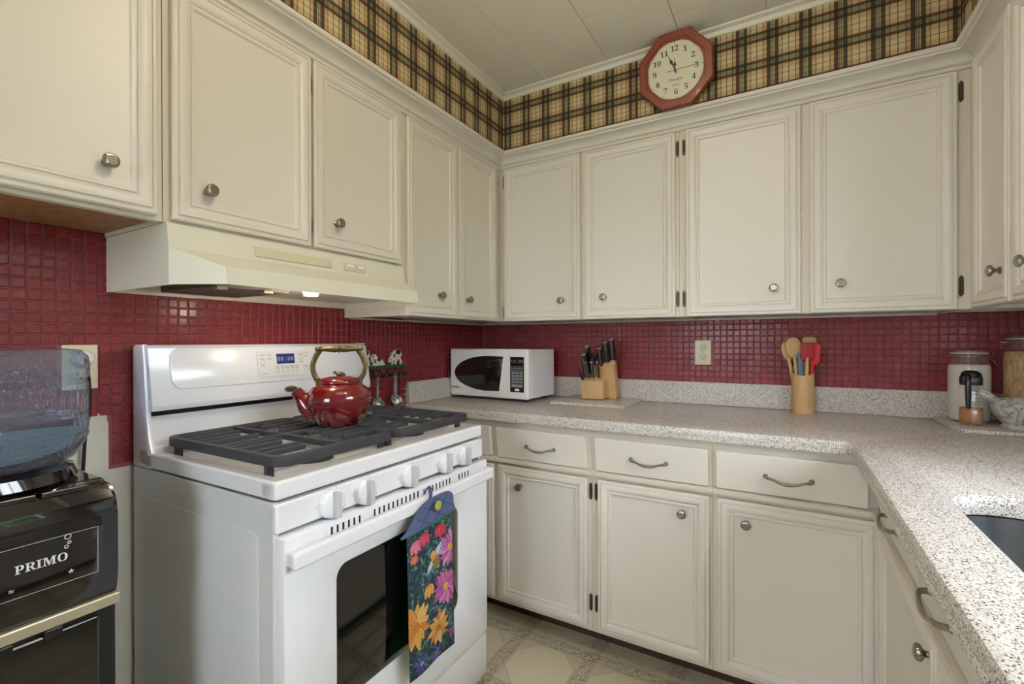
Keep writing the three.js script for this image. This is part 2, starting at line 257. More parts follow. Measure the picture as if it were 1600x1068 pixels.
  function mosaic(wall, cells, turn) {     // cells: [a, y] centres along the wall; turn maps local (a,y,depth) to the room
    const cam = camera.position, list = cells.map(([a, y]) => { const p = turn ? V3(0, y, a) : V3(a, y, 0); return { p, d: p.distanceTo(cam), v: rnd() * 12 | 0, m: rnd() * 3 | 0 }; }).sort((s, t) => s.d - t.d);
    const q = new THREE.Matrix4(), rest = [];
    list.forEach((t, i) => {
      if (i < 290) { const m = part('tile', variants[t.v], mat.tiles[t.m], wall); m.position.copy(t.p); if (turn) m.rotation.y = Math.PI / 2; }
      else { const g = variants[t.v].clone(); q.makeRotationY(turn ? Math.PI / 2 : 0).setPosition(t.p); g.applyMatrix4(q); rest.push(g); }
    });
    const m = part('tile_field', merge(rest), mat.tiles[0], wall, 'small red mosaic tiles further along the wall'); m.userData.kind = 'stuff';
  }
  const left = [], back = [];
  for (let k = -16; k < 12; k++) { const y = 1.277 + (k + .5) * PT; for (let j = 0; j < 78; j++) { const z = .010 + (j + .5) * PT; let top = z > 1.77 ? 1.502 : z > .995 ? 1.37 : 1.31; if (y > top - .012) continue; if (y < .875) continue; if (z < .65 && y < 1.016) continue; if (z > 1.0 && z < 1.69 && y < 1.08) continue; if (z > 1.767 && y < 1.02) continue; if (z > 1.78 && z < 1.862 && y > 1.09 && y < 1.19) continue; if (z < .34 && y < 1.05) continue; left.push([z, y]); } }
  for (let k = -10; k < 1; k++) { const y = 1.277 + (k + .5) * PT; if (y < 1.01) continue; for (let j = 0; j < 88; j++) { const x = .0135 + (j + .5) * PT; if (x > 1.178 && x < 1.246 && y > 1.10 && y < 1.205) continue; if (x < .44 && y < 1.06) continue; back.push([x, y]); } }
  part('mosaic_bed', [bx(0, .0012, 1.0, 1.305, 0, .66), bx(0, .0012, .87, 1.31, .66, .995), bx(0, .0012, 1.06, 1.37, .995, 1.69), bx(0, .0012, .87, 1.37, 1.69, 1.767), bx(0, .0012, 1.02, 1.50, 1.767, 2.10)], mat.grout, wl);
  part('mosaic_bed', bx(0, RW, 1.0, 1.304, 0, .0012), mat.grout, wb);
  part('bare_plaster', prism([[1.765, .87], [1.765, .99], [1.772, 1.018], [1.80, 1.022], [2.12, 1.02], [2.12, .87]], 0, .003, 'x'), mat.plaster, wl, 'chipped white plaster where tiles are missing');
  mosaic(wl, left, true); mosaic(wb, back, false);
  part('cleat', [bx(.0, 2.02, 1.296, 1.304, 0, .016, .002)], mat.creamTrim, wb); part('cleat', [bx(0, .016, 1.296, 1.304, 0, .98, .002)], mat.creamTrim, wl);
}

// ---------------------------------------------------------------- outdoors seen through the windows
{
  const g = struct('lawn', bx(-14, 16, -.5, -.35, -14, 18), mat.lawn, 'green lawn outside the windows', 'lawn');
  const leafGeo = new THREE.IcosahedronGeometry(.16, 0);
  function tree(x, z, h, rad, label, seed) {
    const t = thing('garden_tree', label, 'tree', [x, -.35, z], 0, 'trees outside the windows'), r = rngOf(seed); part('trunk', sweep([[0, 0, 0], [.03, h * .3, .02], [0, h * .6, 0]], [.14, .11, .08], 8, 8), mat.bark, t);
    const l = []; for (let i = 0; i < 260; i++) { const a = r() * 6.283, q = Math.acos(2 * r() - 1), R = rad * (.55 + .5 * r()); const b = leafGeo.clone(); b.scale(1 + r(), .6 + r() * .5, 1 + r()); b.rotateY(r() * 6); b.translate(Math.sin(q) * Math.cos(a) * R, h * .62 + Math.cos(q) * R * 1.1, Math.sin(q) * Math.sin(a) * R); l.push(b); }
    part('foliage', l, mat.leaf, t);
  }
  { const h = thing('garden_hedge', 'long clipped green hedge outside the sink window', 'hedge', [6.6, -.35, 1.6]), r = rngOf(8), l = []; for (let i = 0; i < 1500; i++) { const b = leafGeo.clone(); b.scale(1 + r(), .7 + r() * .6, 1 + r()); b.rotateY(r() * 6); b.translate((r() - .5) * .9, .1 + r() * 2.35, (r() - .5) * 15); l.push(b); } part('foliage', l, mat.leaf, h); part('stems', bx(-.3, .3, 0, 2.2, -7.3, 7.3), mat.bark, h); }
  tree(9.5, -.9, 3.6, 1.5, 'broad green tree outside the sink window, left of the pair', 1); tree(10.0, 4.8, 4.0, 1.6, 'broad green tree outside the sink window, right of the pair', 2); 
}

// ---------------------------------------------------------------- cabinets
const UPRO = [[0, -.020], [0, -.006], [.003, -.003], [.009, -.003], [.0105, -.006], [.0125, -.006], [.0145, -.001], [.021, 0], [.030, -.002], [.036, -.0065], [.0368, -.009], [.0393, -.009], [.041, -.006], [.0465, -.007], [.050, -.0125], [.053, -.0132]];
function doorGeo(w, h, pro = UPRO) {
  const pos = [], idx = []; const push = (i, d) => { for (const [x, y] of [[i, i], [w - i, i], [w - i, h - i], [i, h - i]]) pos.push(x, y, d); };
  for (const [i, d] of pro) push(i, d);
  const n = pro.length; for (let k = 0; k < n - 1; k++) for (let i = 0; i < 4; i++) { const a = k * 4 + i, b = k * 4 + (i + 1) % 4; idx.push(a, b, b + 4, a, b + 4, a + 4); }
  const e = (n - 1) * 4; idx.push(e, e + 1, e + 2, e, e + 2, e + 3, 0, 2, 1, 0, 3, 2);
  const g = new THREE.BufferGeometry(); g.setAttribute('position', new THREE.Float32BufferAttribute(pos, 3)); g.setIndex(idx); return uvm(toCreasedNormals(g, .45));
}
const knobGeo = (() => { const g = lathe([[0, 0], [.0095, 0], [.0095, .0025], [.006, .005], [.0052, .011], [.0085, .0145], [.0142, .018], [.0152, .022], [.0138, .026], [.009, .0288], [0, .0296]], 24); g.rotateX(Math.PI / 2); return g; })();
const hingeGeo = merge([bx(-.006, .006, -.026, .026, 0, .003, .001), cyl(.0035, .0035, -.02, .02, 10, 0, .003), prism([[-.006, .026], [.006, .026], [0, .034]], 0, .0025), prism([[-.006, -.026], [0, -.034], [.006, -.026]], 0, .0025)]);
const pullGeo = (() => { const L = .061; return merge([sweep([[-L, 0, .003], [-L + .005, .001, .017], [-.042, .0, .022], [-.024, -.0062, .0245], [0, -.0092, .0255], [.024, -.0062, .0245], [.042, .0, .022], [L - .005, .001, .017], [L, 0, .003]], [.0055, .0045, .0035, .0046, .0054, .0046, .0035, .0045, .0055], 40, 10), cyl(.008, .0065, 0, .006, 14).rotateX(Math.PI / 2).translate(-L, 0, 0), cyl(.008, .0065, 0, .006, 14).rotateX(Math.PI / 2).translate(L, 0, 0)]); })();
function addDoor(o, x0, x1, y0, y1, zf, knob, hinges) {
  const d = part('door', doorGeo(x1 - x0, y1 - y0), mat.cream, o); d.position.set(x0, y0, zf);
  if (knob) { const k = part('knob', knobGeo, mat.nickel, d, 'brushed nickel knob'); k.position.set(knob[0] - x0, knob[1] - y0, -.0134); }
  for (const [hx, hy] of hinges || []) { const k = part('hinge', hingeGeo, mat.hinge, d, 'small dark metal hinge'); k.position.set(hx - x0, hy - y0, -.0195); }
  return d;
}
const LW = [Math.PI / 2], DF = .333, BF = .313;
// wall cabinets: local x runs along the wall to the right as seen from the front, y up from the floor, z out of the wall
function wallCab(label, pos, turn, w, y0, doors, opt = {}) {
  const o = thing('wall_cabinet', label, 'cabinet', [pos[0], y0, pos[2]], turn, opt.group);
  const h = 2.06 - y0;
  part('body', [bx(.0005, w - .0005, .016, h - .001, .001, BF), bx(0, w, 0, .04, BF - .019, BF + .0006, .002), ...(opt.under ? [] : [bx(0, .018, 0, h - .002, .002, BF - .0195), bx(w - .018, w, 0, h - .002, .002, BF - .0195)])], opt.body || mat.creamFrame, o);
  part('bottom_panel', opt.under ? bx(.001, w - .001, .010, .0155, .002, BF - .0195) : bx(.019, w - .019, .010, .0155, .002, BF - .0195), opt.under || mat.creamFrame, o);
  for (const d of doors) addDoor(o, d.x[0], d.x[1], d.y[0] - y0, d.y[1] - y0, DF, d.k && [d.k[0], d.k[1] - y0], (d.h || []).map(([a, b]) => [a, b - y0]));
  return o;
}
const Y0 = 1.30, YT = 2.043;
wallCab('cream wall cabinet in the back corner, left pair under the clock side, hinged at the corner', [.313, 0, 0], 0, .855, Y0, [
  { x: [.035, .431], y: [Y0, YT], k: [.339, 1.389], h: [[.029, 1.983], [.029, 1.345]] },
  { x: [.447, .842], y: [Y0, YT], k: [.541, 1.394], h: [[.849, 1.979], [.849, 1.372]] }]).userData.label = 'cream two-door wall cabinet directly right of the inner corner, above the microwave';
wallCab('cream two-door wall cabinet right of the clock, widest doors on the back wall', [1.168, 0, 0], 0, .872, Y0, [
  { x: [.028, .418], y: [Y0, YT], k: [.333, 1.396], h: [[.018, 1.979], [.018, 1.372]] },
  { x: [.445, .835], y: [Y0, YT], k: [.534, 1.40], h: [[.846, 1.981], [.846, 1.373]] }]);
// left wall: local x = zStart - z
wallCab('tall narrow two-door wall cabinet on the left wall beside the hood', [0, 0, 1.00], LW[0], 1.00, Y0, [
  { x: [.018, .325], y: [Y0, YT], k: [.212, 1.391] }, { x: [.331, .638], y: [Y0, YT], k: [.405, 1.388] }]);
wallCab('short two-door wall cabinet above the range hood', [0, 0, 1.771], LW[0], .771, 1.478, [
  { x: [.014, .379], y: [1.486, YT], k: [.094, 1.572], h: [[.386, 1.969], [.386, 1.552]] }, { x: [.388, .756], y: [1.486, YT], k: [.475, 1.574], h: [[.763, 1.975], [.763, 1.554]] }]);
wallCab('short wall cabinet at the far left above the water cooler', [0, 0, 2.42], LW[0], .648, 1.478, [
  { x: [.06, .634], y: [1.488, YT], k: [.545, 1.579] }], { under: mat.woodUnder });
// right wall: local x = z - z0
wallCab('wall cabinet on the right wall, cut by the right edge of the picture', [RW, 0, .313], -LW[0], .66, Y0, [
  { x: [.072, .342], y: [Y0, YT], k: [.256, 1.388], }, { x: [.356, .626], y: [Y0, YT], k: [.44, 1.388] }]);

// base cabinets
function baseProfile(f = .605) { return [[.02, .105], [f, .105], [f, .698], [f + .022, .700], [f + .023, .714], [f - .004, .718], [f + .018, .8735], [.02, .8735]]; }
function hollowProfile(f) { return [[f - .02, .105], [f, .105], [f, .698], [f + .022, .700], [f + .023, .714], [f - .004, .718], [f + .018, .8735], [f - .02, .8735]]; }
const TILT = Math.atan2(.022, .156);
function drawer(o, x0, x1, f, hx, y0 = .721, y1 = .846) {
  const L = (y1 - y0) / Math.cos(TILT), d = part('drawer', bx(0, x1 - x0, 0, L, 0, .016, .003), mat.cream, o); d.position.set(x0, y0, f - .003); d.rotation.x = TILT;
  if (hx !== null) { const k = part('handle', pullGeo, mat.nickel, d, 'curved nickel pull handle'); k.position.set(hx - x0, (.782 - y0), .016); }
}
function baseCab(label, pos, turn, w, f, drawers, doors, group, hollow) {
  const o = thing('base_cabinet', label, 'cabinet', pos, turn, group);
  part('body', hollow ? [prism(hollowProfile(f), .0005, w - .0005, 'x'), bx(.001, .02, .105, .873, .02, f - .021), bx(w - .02, w - .001, .105, .873, .02, f - .021), bx(.02, w - .02, .105, .12, .02, f - .021)] : prism(baseProfile(f), .0005, w - .0005, 'x'), mat.creamFrame, o);
  part('toe_kick', bx(0.001, w - .001, 0, .105, f - .145, f - .125), mat.toe, o, 'dark brown recessed toe kick');
  for (const [x0, x1, hx] of drawers) drawer(o, x0, x1, f, hx);
  for (const d of doors) addDoor(o, d.x[0], d.x[1], .125, .686, f + .0205, d.k && d.k, d.h);
  return o;
}
const F = .605;
baseCab('corner base cabinet mostly hidden behind the white stove', [.002, 0, 0], 0, .47, F, [[.13, .458, .29]], [{ x: [.13, .466], k: null }]);
baseCab('base cabinet next to the stove, narrowest door on the back run', [.472, 0, 0], 0, .433, F, [[.017, .415, .221]], [{ x: [.021, .416], k: [.125, .609], h: [[.427, .635], [.427, .214]] }]);
baseCab('middle base cabinet on the back run, knob at its right', [.905, 0, 0], 0, .423, F, [[.017, .411, .215]], [{ x: [.026, .414], k: [.328, .615], h: [[.016, .635], [.016, .214]] }]);
baseCab('base cabinet in the inner corner below the wide drawer', [1.328, 0, 0], 0, .442, F, [[.012, .416, .217]], [{ x: [.015, .440], k: [.10, .616], h: [[.447, .655], [.447, .205]] }]);
baseCab('sink base cabinet under the right counter', [RW, 0, .628], -LW[0], 1.30, .575, [[.07, .48, .285], [.495, .90, .685], [.915, 1.285, 1.10]], [{ x: [.05, .62], k: [.565, .64] }, { x: [.635, 1.21], k: [.70, .64] }], undefined, true);

// ---------------------------------------------------------------- countertop and sink
const SX = [1.80, 2.20], SZ = [1.085, 1.80];
{
  const o = thing('countertop', 'speckled grey-beige laminate countertop wrapping the corner over the base cabinets', 'countertop', [0, .874, 0]);
  const outer = [[.002, .002], [RW - .002, .002], [RW - .002, 2.45], [1.704, 2.45], [1.704, .665], [1.689, .65], [.002, .65]];
  part('worktop', prism(outer, 0, .04, 'y', .006, [roundRect(SX[0], SX[1], SZ[0], SZ[1], .09)]), mat.granite, o);
  part('front_lip', [bx(.003, 1.69, .0, .014, .634, .652, .003), bx(1.702, 1.72, .0, .014, .65, 2.449, .003)], mat.granite, o);
  const sp = (label, g) => single('counter_splash', label, 'splash', g, mat.granite, [0, .874, 0]);
  sp('long speckled splash strip along the back wall above the countertop', bx(.023, RW - .024, .0405, .142, .0045, .022, .002)); sp('short speckled splash strip on the left wall behind the microwave', bx(.0045, .022, .0405, .142, .0045, .645, .002)); sp('speckled splash strip on the right wall behind the sink', bx(RW - .022, RW - .003, .0405, .142, .0045, 1.02, .002));
  const s = thing('sink', 'brushed stainless steel undermount sink in the right counter', 'sink', [0, .70, 0]);
  const rr = roundRect(SX[0] - .002, SX[1] + .002, SZ[0] - .002, SZ[1] + .002, .092, 8), cx = (SX[0] + SX[1]) / 2, cz = (SZ[0] + SZ[1]) / 2;
  const rings = [[1.0, .173], [.995, .12], [.985, .04], [.965, .012], [.90, .002], [.12, -.004], [0, -.004]], pos = [], idx = [], n = rr.length;
  for (const [k, y] of rings) for (const [a, b] of rr) pos.push(cx + (a - cx) * k, y, cz + (b - cz) * k);
  for (let k = 0; k < rings.length - 1; k++) for (let i = 0; i < n; i++) { const a = k * n + i, b = k * n + (i + 1) % n; idx.push(a, b, b + n, a, b + n, a + n); }
  const g = new THREE.BufferGeometry(); g.setAttribute('position', new THREE.Float32BufferAttribute(pos, 3)); g.setIndex(idx);
  const sm = mat.steel.clone(); sm.side = THREE.DoubleSide; part('bowl', uvm(toCreasedNormals(g, .8)), sm, s); const dr = part('drain', lathe([[0, .002], [.03, .002], [.042, .004], [.045, .001], [.045, -.002], [0, -.002]], 28), mat.chrome, s); dr.position.set(cx, -.003, cz);
}

// ---------------------------------------------------------------- gas range
const font = await new FontLoader().loadAsync('fonts/droid/droid_sans_bold.typeface.json');
const fontR = await new FontLoader().loadAsync('fonts/droid/droid_sans_regular.typeface.json');
const fontS = await new FontLoader().loadAsync('fonts/droid/droid_serif_bold.typeface.json');
function text(s, size, f = font, depth = .0006) { const g = new TextGeometry(s, { font: f, size, depth, curveSegments: 4 }); g.computeBoundingBox(); const b = g.boundingBox; g.translate(-(b.max.x + b.min.x) / 2, -(b.max.y + b.min.y) / 2, 0); return g; }
{
  // local: x to the right seen from the front (room -z), z out of the wall (room +x)
  const W = .766, o = thing('gas_range', 'white freestanding gas range with black cast iron grates', 'stove', [.021, 0, 1.718], Math.PI / 2 + .0105), D = .611;
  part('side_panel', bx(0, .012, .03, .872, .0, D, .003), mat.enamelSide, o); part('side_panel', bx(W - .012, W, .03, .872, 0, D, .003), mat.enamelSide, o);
  part('side_rib', prism(roundRect(.06, .56, .06, .80, .02).map(([a, b]) => [a, b]), -.0018, .004, 'x', .0008), mat.enamelSide, o);
  part('carcass', bx(.01, W - .01, .06, .87, .005, D - .01), mat.blackPlastic, o);
  // cooktop pan: raised rim round a shallow well
  part('cooktop', [bx(0, W, .876, .916, D - .045, D + .008, .008, 3), bx(0, .03, .876, .916, .05, D, .006), bx(W - .03, W, .876, .916, .05, D, .006), bx(.01, W - .01, .876, .904, .05, D - .02), bx(0, W, .876, .93, .03, .09, .01)], mat.enamel, o);
  part('backguard', [prism([[0, .88], [0, 1.19], [.012, 1.196], [.055, 1.196], [.066, 1.188], [.092, 1.035], [.088, 1.022], [.05, 1.018], [.05, .88]], .006, W - .006, 'x', .004), prism([[.0, .875], [.0, 1.19], [.012, 1.198], [.052, 1.198], [.06, 1.15], [.075, 1.0], [.085, .95], [.10, .915], [.10, .875]], 0, .012, 'x', .002), prism([[.0, .875], [.0, 1.19], [.012, 1.198], [.052, 1.198], [.06, 1.15], [.075, 1.0], [.085, .95], [.10, .915], [.10, .875]], W - .012, W, 'x', .002)], mat.enamel, o);
  part('backguard_riser', bx(.012, W - .012, .905, 1.006, .045, .062, .004), mat.enamel, o);
  part('vent_gap', bx(.014, W - .014, 1.002, 1.024, .035, .056), mat.blackPlastic, o);
  // recessed-looking face plate of the backguard
  const sl = Math.atan2(.026, .153); const fp = part('face_plate', prism(roundRect(.055, W - .055, .035, .15, .03), 0, .004, 'z', .0016), mat.enamel, o); fp.position.set(0, 1.040, .0908); fp.rotation.x = -sl;
  const cp = canvasTex(512, 256, (g, w, h) => {
    g.fillStyle = '#e9e8e8'; g.fillRect(0, 0, w, h); g.fillStyle = '#22307c'; g.fillRect(176, 30, 176, 102); g.fillStyle = '#bcd2ff'; g.font = '54px monospace'; g.textAlign = 'center'; g.fillText('88:88', 262, 100);
    g.fillStyle = '#5a5a62'; g.font = '16px sans-serif'; const t = (s, x, y) => g.fillText(s, x, y);
    t('CLEAN', 44, 46); t('BAKE', 108, 46); t('BROIL', 44, 84); t('WARM', 108, 84); t('LOCK', 48, 150); t('LIGHT', 54, 232); for (const [s, x] of [['HOLD', 176], ['TEMP', 226], ['SET', 272], ['COOK', 320], ['STOP', 368]]) { t(s, x, 164); t('TIME', x, 182); }
    t('TIMER', 420, 44); t('START', 420, 126); t('CLOCK', 474, 30); t('AUTO', 474, 64); t('CANCEL', 462, 172); g.strokeStyle = '#8a8a94'; g.lineWidth = 2; g.beginPath(); g.arc(420, 78, 24, 0, 7); g.stroke(); g.beginPath(); g.arc(420, 78, 8, 0, 7); g.stroke(); g.beginPath(); g.arc(48, 112, 18, 0, 7); g.stroke(); g.beginPath(); g.arc(462, 200, 18, 0, 7); g.stroke();
    for (let i = 0; i < 5; i++) { g.beginPath(); g.arc(176 + 48 * i, 210, 14, 0, 7); g.stroke(); }
  });
  const plateM = M('#ffffff', { roughness: .3, map: cp });
  const panel = new THREE.BoxGeometry(.19, .083, .002); const pm = part('control_panel', panel, plateM, o, 'clock display and touch buttons'); pm.position.set(.3935, 1.133, .0806); pm.rotation.x = -sl;
  const em = part('emblem', [lathe([[0, .0022], [.02, .002], [.024, .001], [.024, 0]], 28).rotateX(Math.PI / 2).scale(1, .42, 1)], mat.nickel, o, 'oval metal maker badge'); em.position.set(.406, 1.047, .0925); em.rotation.x = -sl;
  const es = part('lettering', text('Whirlpool', .0062, font, .0004), mat.blackPlastic, em); es.position.z = .0024;
  // control strip with five knobs
  part('knob_panel', bx(0, W, .808, .870, D - .03, D + .010, .006, 3), mat.enamel, o);
  const kb = lathe([[0, .0185], [.026, .018], [.0295, .0165], [.031, .014], [.0325, 0]], 36).rotateX(Math.PI / 2);
  [1.58, 1.48, 1.321, 1.164, 1.065].forEach((z) => {
    const k = part('burner_knob', kb, mat.enamel, o, 'white burner knob with grey pointer'); k.position.set(1.712 - z, .8355, D + .010);
    part('pointer', [bx(-.0065, .0065, -.028, .0295, .011, .034, .003, 3)], mat.greyPlastic, k);
    for (const [a, b, c, d] of [[-.0165, -.0150, .0315, .0355], [.0165, .018, .030, .0345], [-.0375, -.0355, -.003, .003]]) part('dial_mark', bx(a, b, c, d, -.0002, .0005), mat.greyPlastic, k);
  });
  // oven door
  const dz = D + .012, dy0 = .218, dy1 = .801;
  const door = part('oven_door', [prism(roundRect(.004, W - .004, dy0, dy1, .006, 2), D - .02, dz + .018, 'z', .003, [roundRect(.134, .596, .374, .694, .03)]), bx(.12, .61, .36, .70, D - .018, dz + .003)], mat.enamel, o);
  part('oven_window', prism(roundRect(.135, .595, .375, .693, .029), dz + .004, dz + .0165, 'z', .001), mat.ovenGlass, door, 'dark reflective oven window');
  const vent = part('vent_strip', bx(.10, W - .10, .769, .793, dz + .016, dz + .0195, .0017), mat.enamel, door);
  const slots = []; for (let i = 0; i < 34; i++) { if (i === 6 || i === 7 || i === 19 || i === 20 || i === 28 || i === 29) continue; slots.push(i); } const slotG = bx(-.0028, .0028, .773, .790, dz + .019, dz + .0199); for (const i of slots) part('vent_slot', slotG, mat.slot, vent).position.x = .119 + i * .0160;
  part('door_handle', [bx(.006, W - .006, .742, .778, dz + .026, dz + .048, .007, 3), bx(.008, .05, .744, .776, dz + .010, dz + .040, .006, 3), bx(W - .05, W - .008, .744, .776, dz + .010, dz + .040, .006, 3)], mat.enamel, door, 'wide white oven door handle');
  part('storage_drawer', prism(roundRect(.004, W - .004, .07, .208, .01, 3), D - .02, dz + .016, 'z', .005), mat.enamel, o); 
  part('kick_plate', bx(.02, W - .02, .0, .065, .05, D - .04), mat.blackPlastic, o);
  // three cast iron grates resting in the well
  const gz0 = .105, gz1 = D - .022, top = .957, th = .014, xs = [.026, .384, .742];
  const burner = (x, z, r) => { const b = part('burner', lathe([[0, .018], [r * .62, .018], [r * .68, .014], [r * .72, .010], [r, .009], [r, 0], [0, 0]], 28), mat.iron, o, 'black burner cap'); b.position.set(x, .904, z); };
  for (const [x, z, r] of [[.20, .22, .045], [.20, .47, .052], [.566, .22, .045], [.566, .47, .045]]) burner(x, z, r);
  for (let s = 0; s < 2; s++) {
    const x0 = xs[s] + (s ? .002 : 0), x1 = xs[s + 1] - (s ? 0 : .002), g = [];
    const ring = roundRect(x0, x1, gz0, gz1, .035, 5), inner = roundRect(x0 + .016, x1 - .016, gz0 + .018, gz1 - .020, .022, 5);
    const rim = prism(ring, top - .024, top, 'y', .003, [inner]); g.push(rim);
    const zc = [gz0 + (gz1 - gz0) * .26, gz0 + (gz1 - gz0) * .5, gz0 + (gz1 - gz0) * .76], xc = (x0 + x1) / 2;
    g.push(bx(xc - .006, xc + .006, top - .016, top, gz0 + .01, gz1 - .01, .003)); g.push(bx(x0 + .01, x1 - .01, top - .016, top, zc[1] - .006, zc[1] + .006, .003));
    for (const z of [.155, .195, .245, .285, .385, .425, .475, .515]) for (const [a, b] of [[x0 + .008, xc - .03 - ((z * 1000 | 0) % 3) * .014], [xc + .03 + ((z * 1000 | 0) % 3) * .014, x1 - .008]]) g.push(bx(a, b, top - .012, top + .001, z - .0048, z + .0048, .003));
    for (const [x, z] of [[x0 + .012, gz0 + .05], [x1 - .012, gz0 + .05], [x0 + .012, gz1 - .05], [x1 - .012, gz1 - .05]]) g.push(bx(x - .008, x + .008, .906, top - .02, z - .006, z + .006));
    part('grate', g, mat.iron, o, 'black cast iron burner grate');
  }
}

// ---------------------------------------------------------------- range hood
{
  const o = thing('range_hood', 'off-white under-cabinet range hood over the stove', 'range hood', [0, 1.335, 1.768], Math.PI / 2), W = .765;
  // flared shell: full width under the cabinet, narrower at the lip
  const sec = [[.0, 0, .142], [.325, 0, .142], [.333, 0, .085], [.448, .062, .040], [.452, .064, .0]], pos = [], idx = [];
  const add = (...v) => { pos.push(...v); return pos.length / 3 - 1; };
  const L = sec.map(([z, i, y]) => add(i, y, z)), R = sec.map(([z, i, y]) => add(W - i, y, z)); const bl = add(0, 0, 0), br = add(W, 0, 0);
  for (let k = 0; k < sec.length - 1; k++) idx.push(L[k], L[k + 1], R[k + 1], L[k], R[k + 1], R[k]);
  const fbl = add(0, 0, .333), fbr = add(W, 0, .333);
  idx.push(L[0], bl, L[1], L[1], bl, fbl, L[1], fbl, L[2], L[2], fbl, L[3], L[3], fbl, L[4]); idx.push(R[0], R[1], br, R[1], fbr, br, R[1], R[2], fbr, R[2], R[3], fbr, R[3], R[4], fbr);
  const g = new THREE.BufferGeometry(); g.setAttribute('position', new THREE.Float32BufferAttribute(pos, 3)); g.setIndex(idx); const hm = mat.hood.clone(); hm.side = THREE.DoubleSide;
  part('shell', uvm(toCreasedNormals(g, .35)), hm, o);
  part('inner_pan', prism([[.01, .002], [W - .01, .002], [W - .01, .33], [W - .07, .44], [.07, .44], [.01, .33]].map(([a, b]) => [a, b]), .022, .026, 'y'), mat.hood, o);
  part('inner_lip', bx(.001, W - .001, .001, .022, .001, .006), mat.hood, o); part('inner_lip', bx(.066, W - .066, .001, .03, .444, .4495), mat.hood, o);
  part('grease_filter', [bx(.09, .295, .004, .0215, .08, .34, .003)], mat.mesh, o, 'grey metal mesh grease filter'); for (const x of [.10, .22]) part('filter_clip', bx(x, x + .025, -.001, .006, .325, .343), mat.strip, o);
  const lens = part('lamp_lens', cyl(.019, .026, .0, .0215, 24).translate(.345, .0, .365), mat.lens, o, 'small lit lamp under the hood'); void lens;
  const pl = part('nameplate', bx(-.122, .122, -.013, .013, 0, .003, .001), mat.hoodPlate, o, 'blank cream plate on the hood front'); pl.position.set(.322, .108, .3305); pl.rotation.x = -.14;
  const sw = part('switch_plate', bx(-.044, .044, -.0125, .0125, 0, .003, .001), mat.hoodPlate, o); sw.position.set(.535, .108, .3305); sw.rotation.x = -.14;
  for (const x of [-.022, .02]) { const b = part('switch', bx(-.014, .014, -.004, .0075, .003, .0065, .001), mat.whitePlastic, sw); b.position.x = x; }
  const lamp = new THREE.PointLight('#fff0dc', .13, 0, 2); lamp.name = 'hood_lamp_light'; lamp.position.set(.365, 1.322, 1.423); lamp.castShadow = true; scene.add(lamp);
}
// ceiling lamp in the middle of the kitchen
{
  const o = thing('ceiling_lamp', 'round frosted glass ceiling lamp in the middle of the kitchen', 'lamp', [1.19, CEIL, 1.66]);
  part('base', lathe([[0, 0], [.15, 0], [.155, -.012], [.14, -.022], [0, -.022]].map(([a, b]) => [a, b]).reverse(), 36), mat.nickel, o);
  part('shade', lathe([[0, -.095], [.05, -.092], [.10, -.075], [.13, -.045], [.137, -.02], [0, -.02]], 40), mat.dome, o, 'glowing frosted glass shade');
  const l = new THREE.PointLight('#ffefd8', 1.15, 0, 2); l.name = 'ceiling_lamp_light'; l.position.set(1.19, CEIL - .13, 1.66); l.castShadow = true; l.shadow.radius = 6; scene.add(l);
}

// ---------------------------------------------------------------- kettle
{
  const o = thing('kettle', 'glossy red enamel kettle with brass handle on the stove', 'kettle', [.386, .9585, 1.342], 0);
  o.rotation.y = Math.atan2(-.80, -.60);   // spout towards the viewer's left
  part('body', lathe([[0, 0], [.052, 0], [.060, .004], [.080, .030], [.0915, .062], [.0935, .078], [.089, .098], [.074, .113], [.060, .120], [.056, .122], [0, .122]], 56), mat.kettle, o);
  const lid = part('lid', lathe([[.0575, .120], [.0595, .124], [.0585, .131], [.052, .137], [.030, .1425], [0, .144]], 44), mat.kettle, o);
  part('finial', [new THREE.SphereGeometry(.0085, 14, 10).scale(1.5, .8, 1).translate(-.002, .149, 0), new THREE.SphereGeometry(.0052, 12, 8).translate(.013, .154, 0), new THREE.SphereGeometry(.0035, 10, 8).translate(-.015, .147, 0)], mat.brass, lid, 'small brass animal finial');
  const sp = part('spout', sweep([[.066, .042, 0], [.088, .060, 0], [.104, .084, 0], [.118, .104, 0]], [.036, .029, .020, .0165], 20, 18), mat.kettle, o);
  part('spout_mouth', [sweep([[.117, .1026, 0], [.1192, .1056, 0]], [.0135, .0135], 4, 16)], mat.blackPlastic, sp);
  for (const s of [-1, 1]) { part('lug', [bx(s * .060 - .006, s * .060 + .006, .108, .142, -.0095, .0095, .004, 3), cyl(.004, .004, -.011, .011, 10).rotateX(Math.PI / 2).translate(s * .06, .133, 0)], mat.brass, o); part('handle_strap', sweep([[s * .060, .130, 0], [s * .070, .152, 0], [s * .0735, .176, 0], [s * .064, .204, 0], [s * .052, .222, 0]], [.0035, .0035, .0035, .0035], 24, 10, 2.3), M('#6d5a40', { roughness: .4, metalness: .9 }), o); }
  part('grip', lathe([[0, -.068], [.0045, -.067], [.007, -.062], [.005, -.056], [.0085, -.052], [.0062, -.047], [.0085, -.03], [.0108, -.012], [.0085, -.004], [.0118, -.002], [.0118, .002], [.0085, .004], [.0108, .012], [.0085, .03], [.0062, .047], [.0085, .052], [.005, .056], [.007, .062], [.0045, .067], [0, .068]], 24).rotateZ(Math.PI / 2).translate(0, .224, 0), mat.brass, o, 'turned brass grip');
}

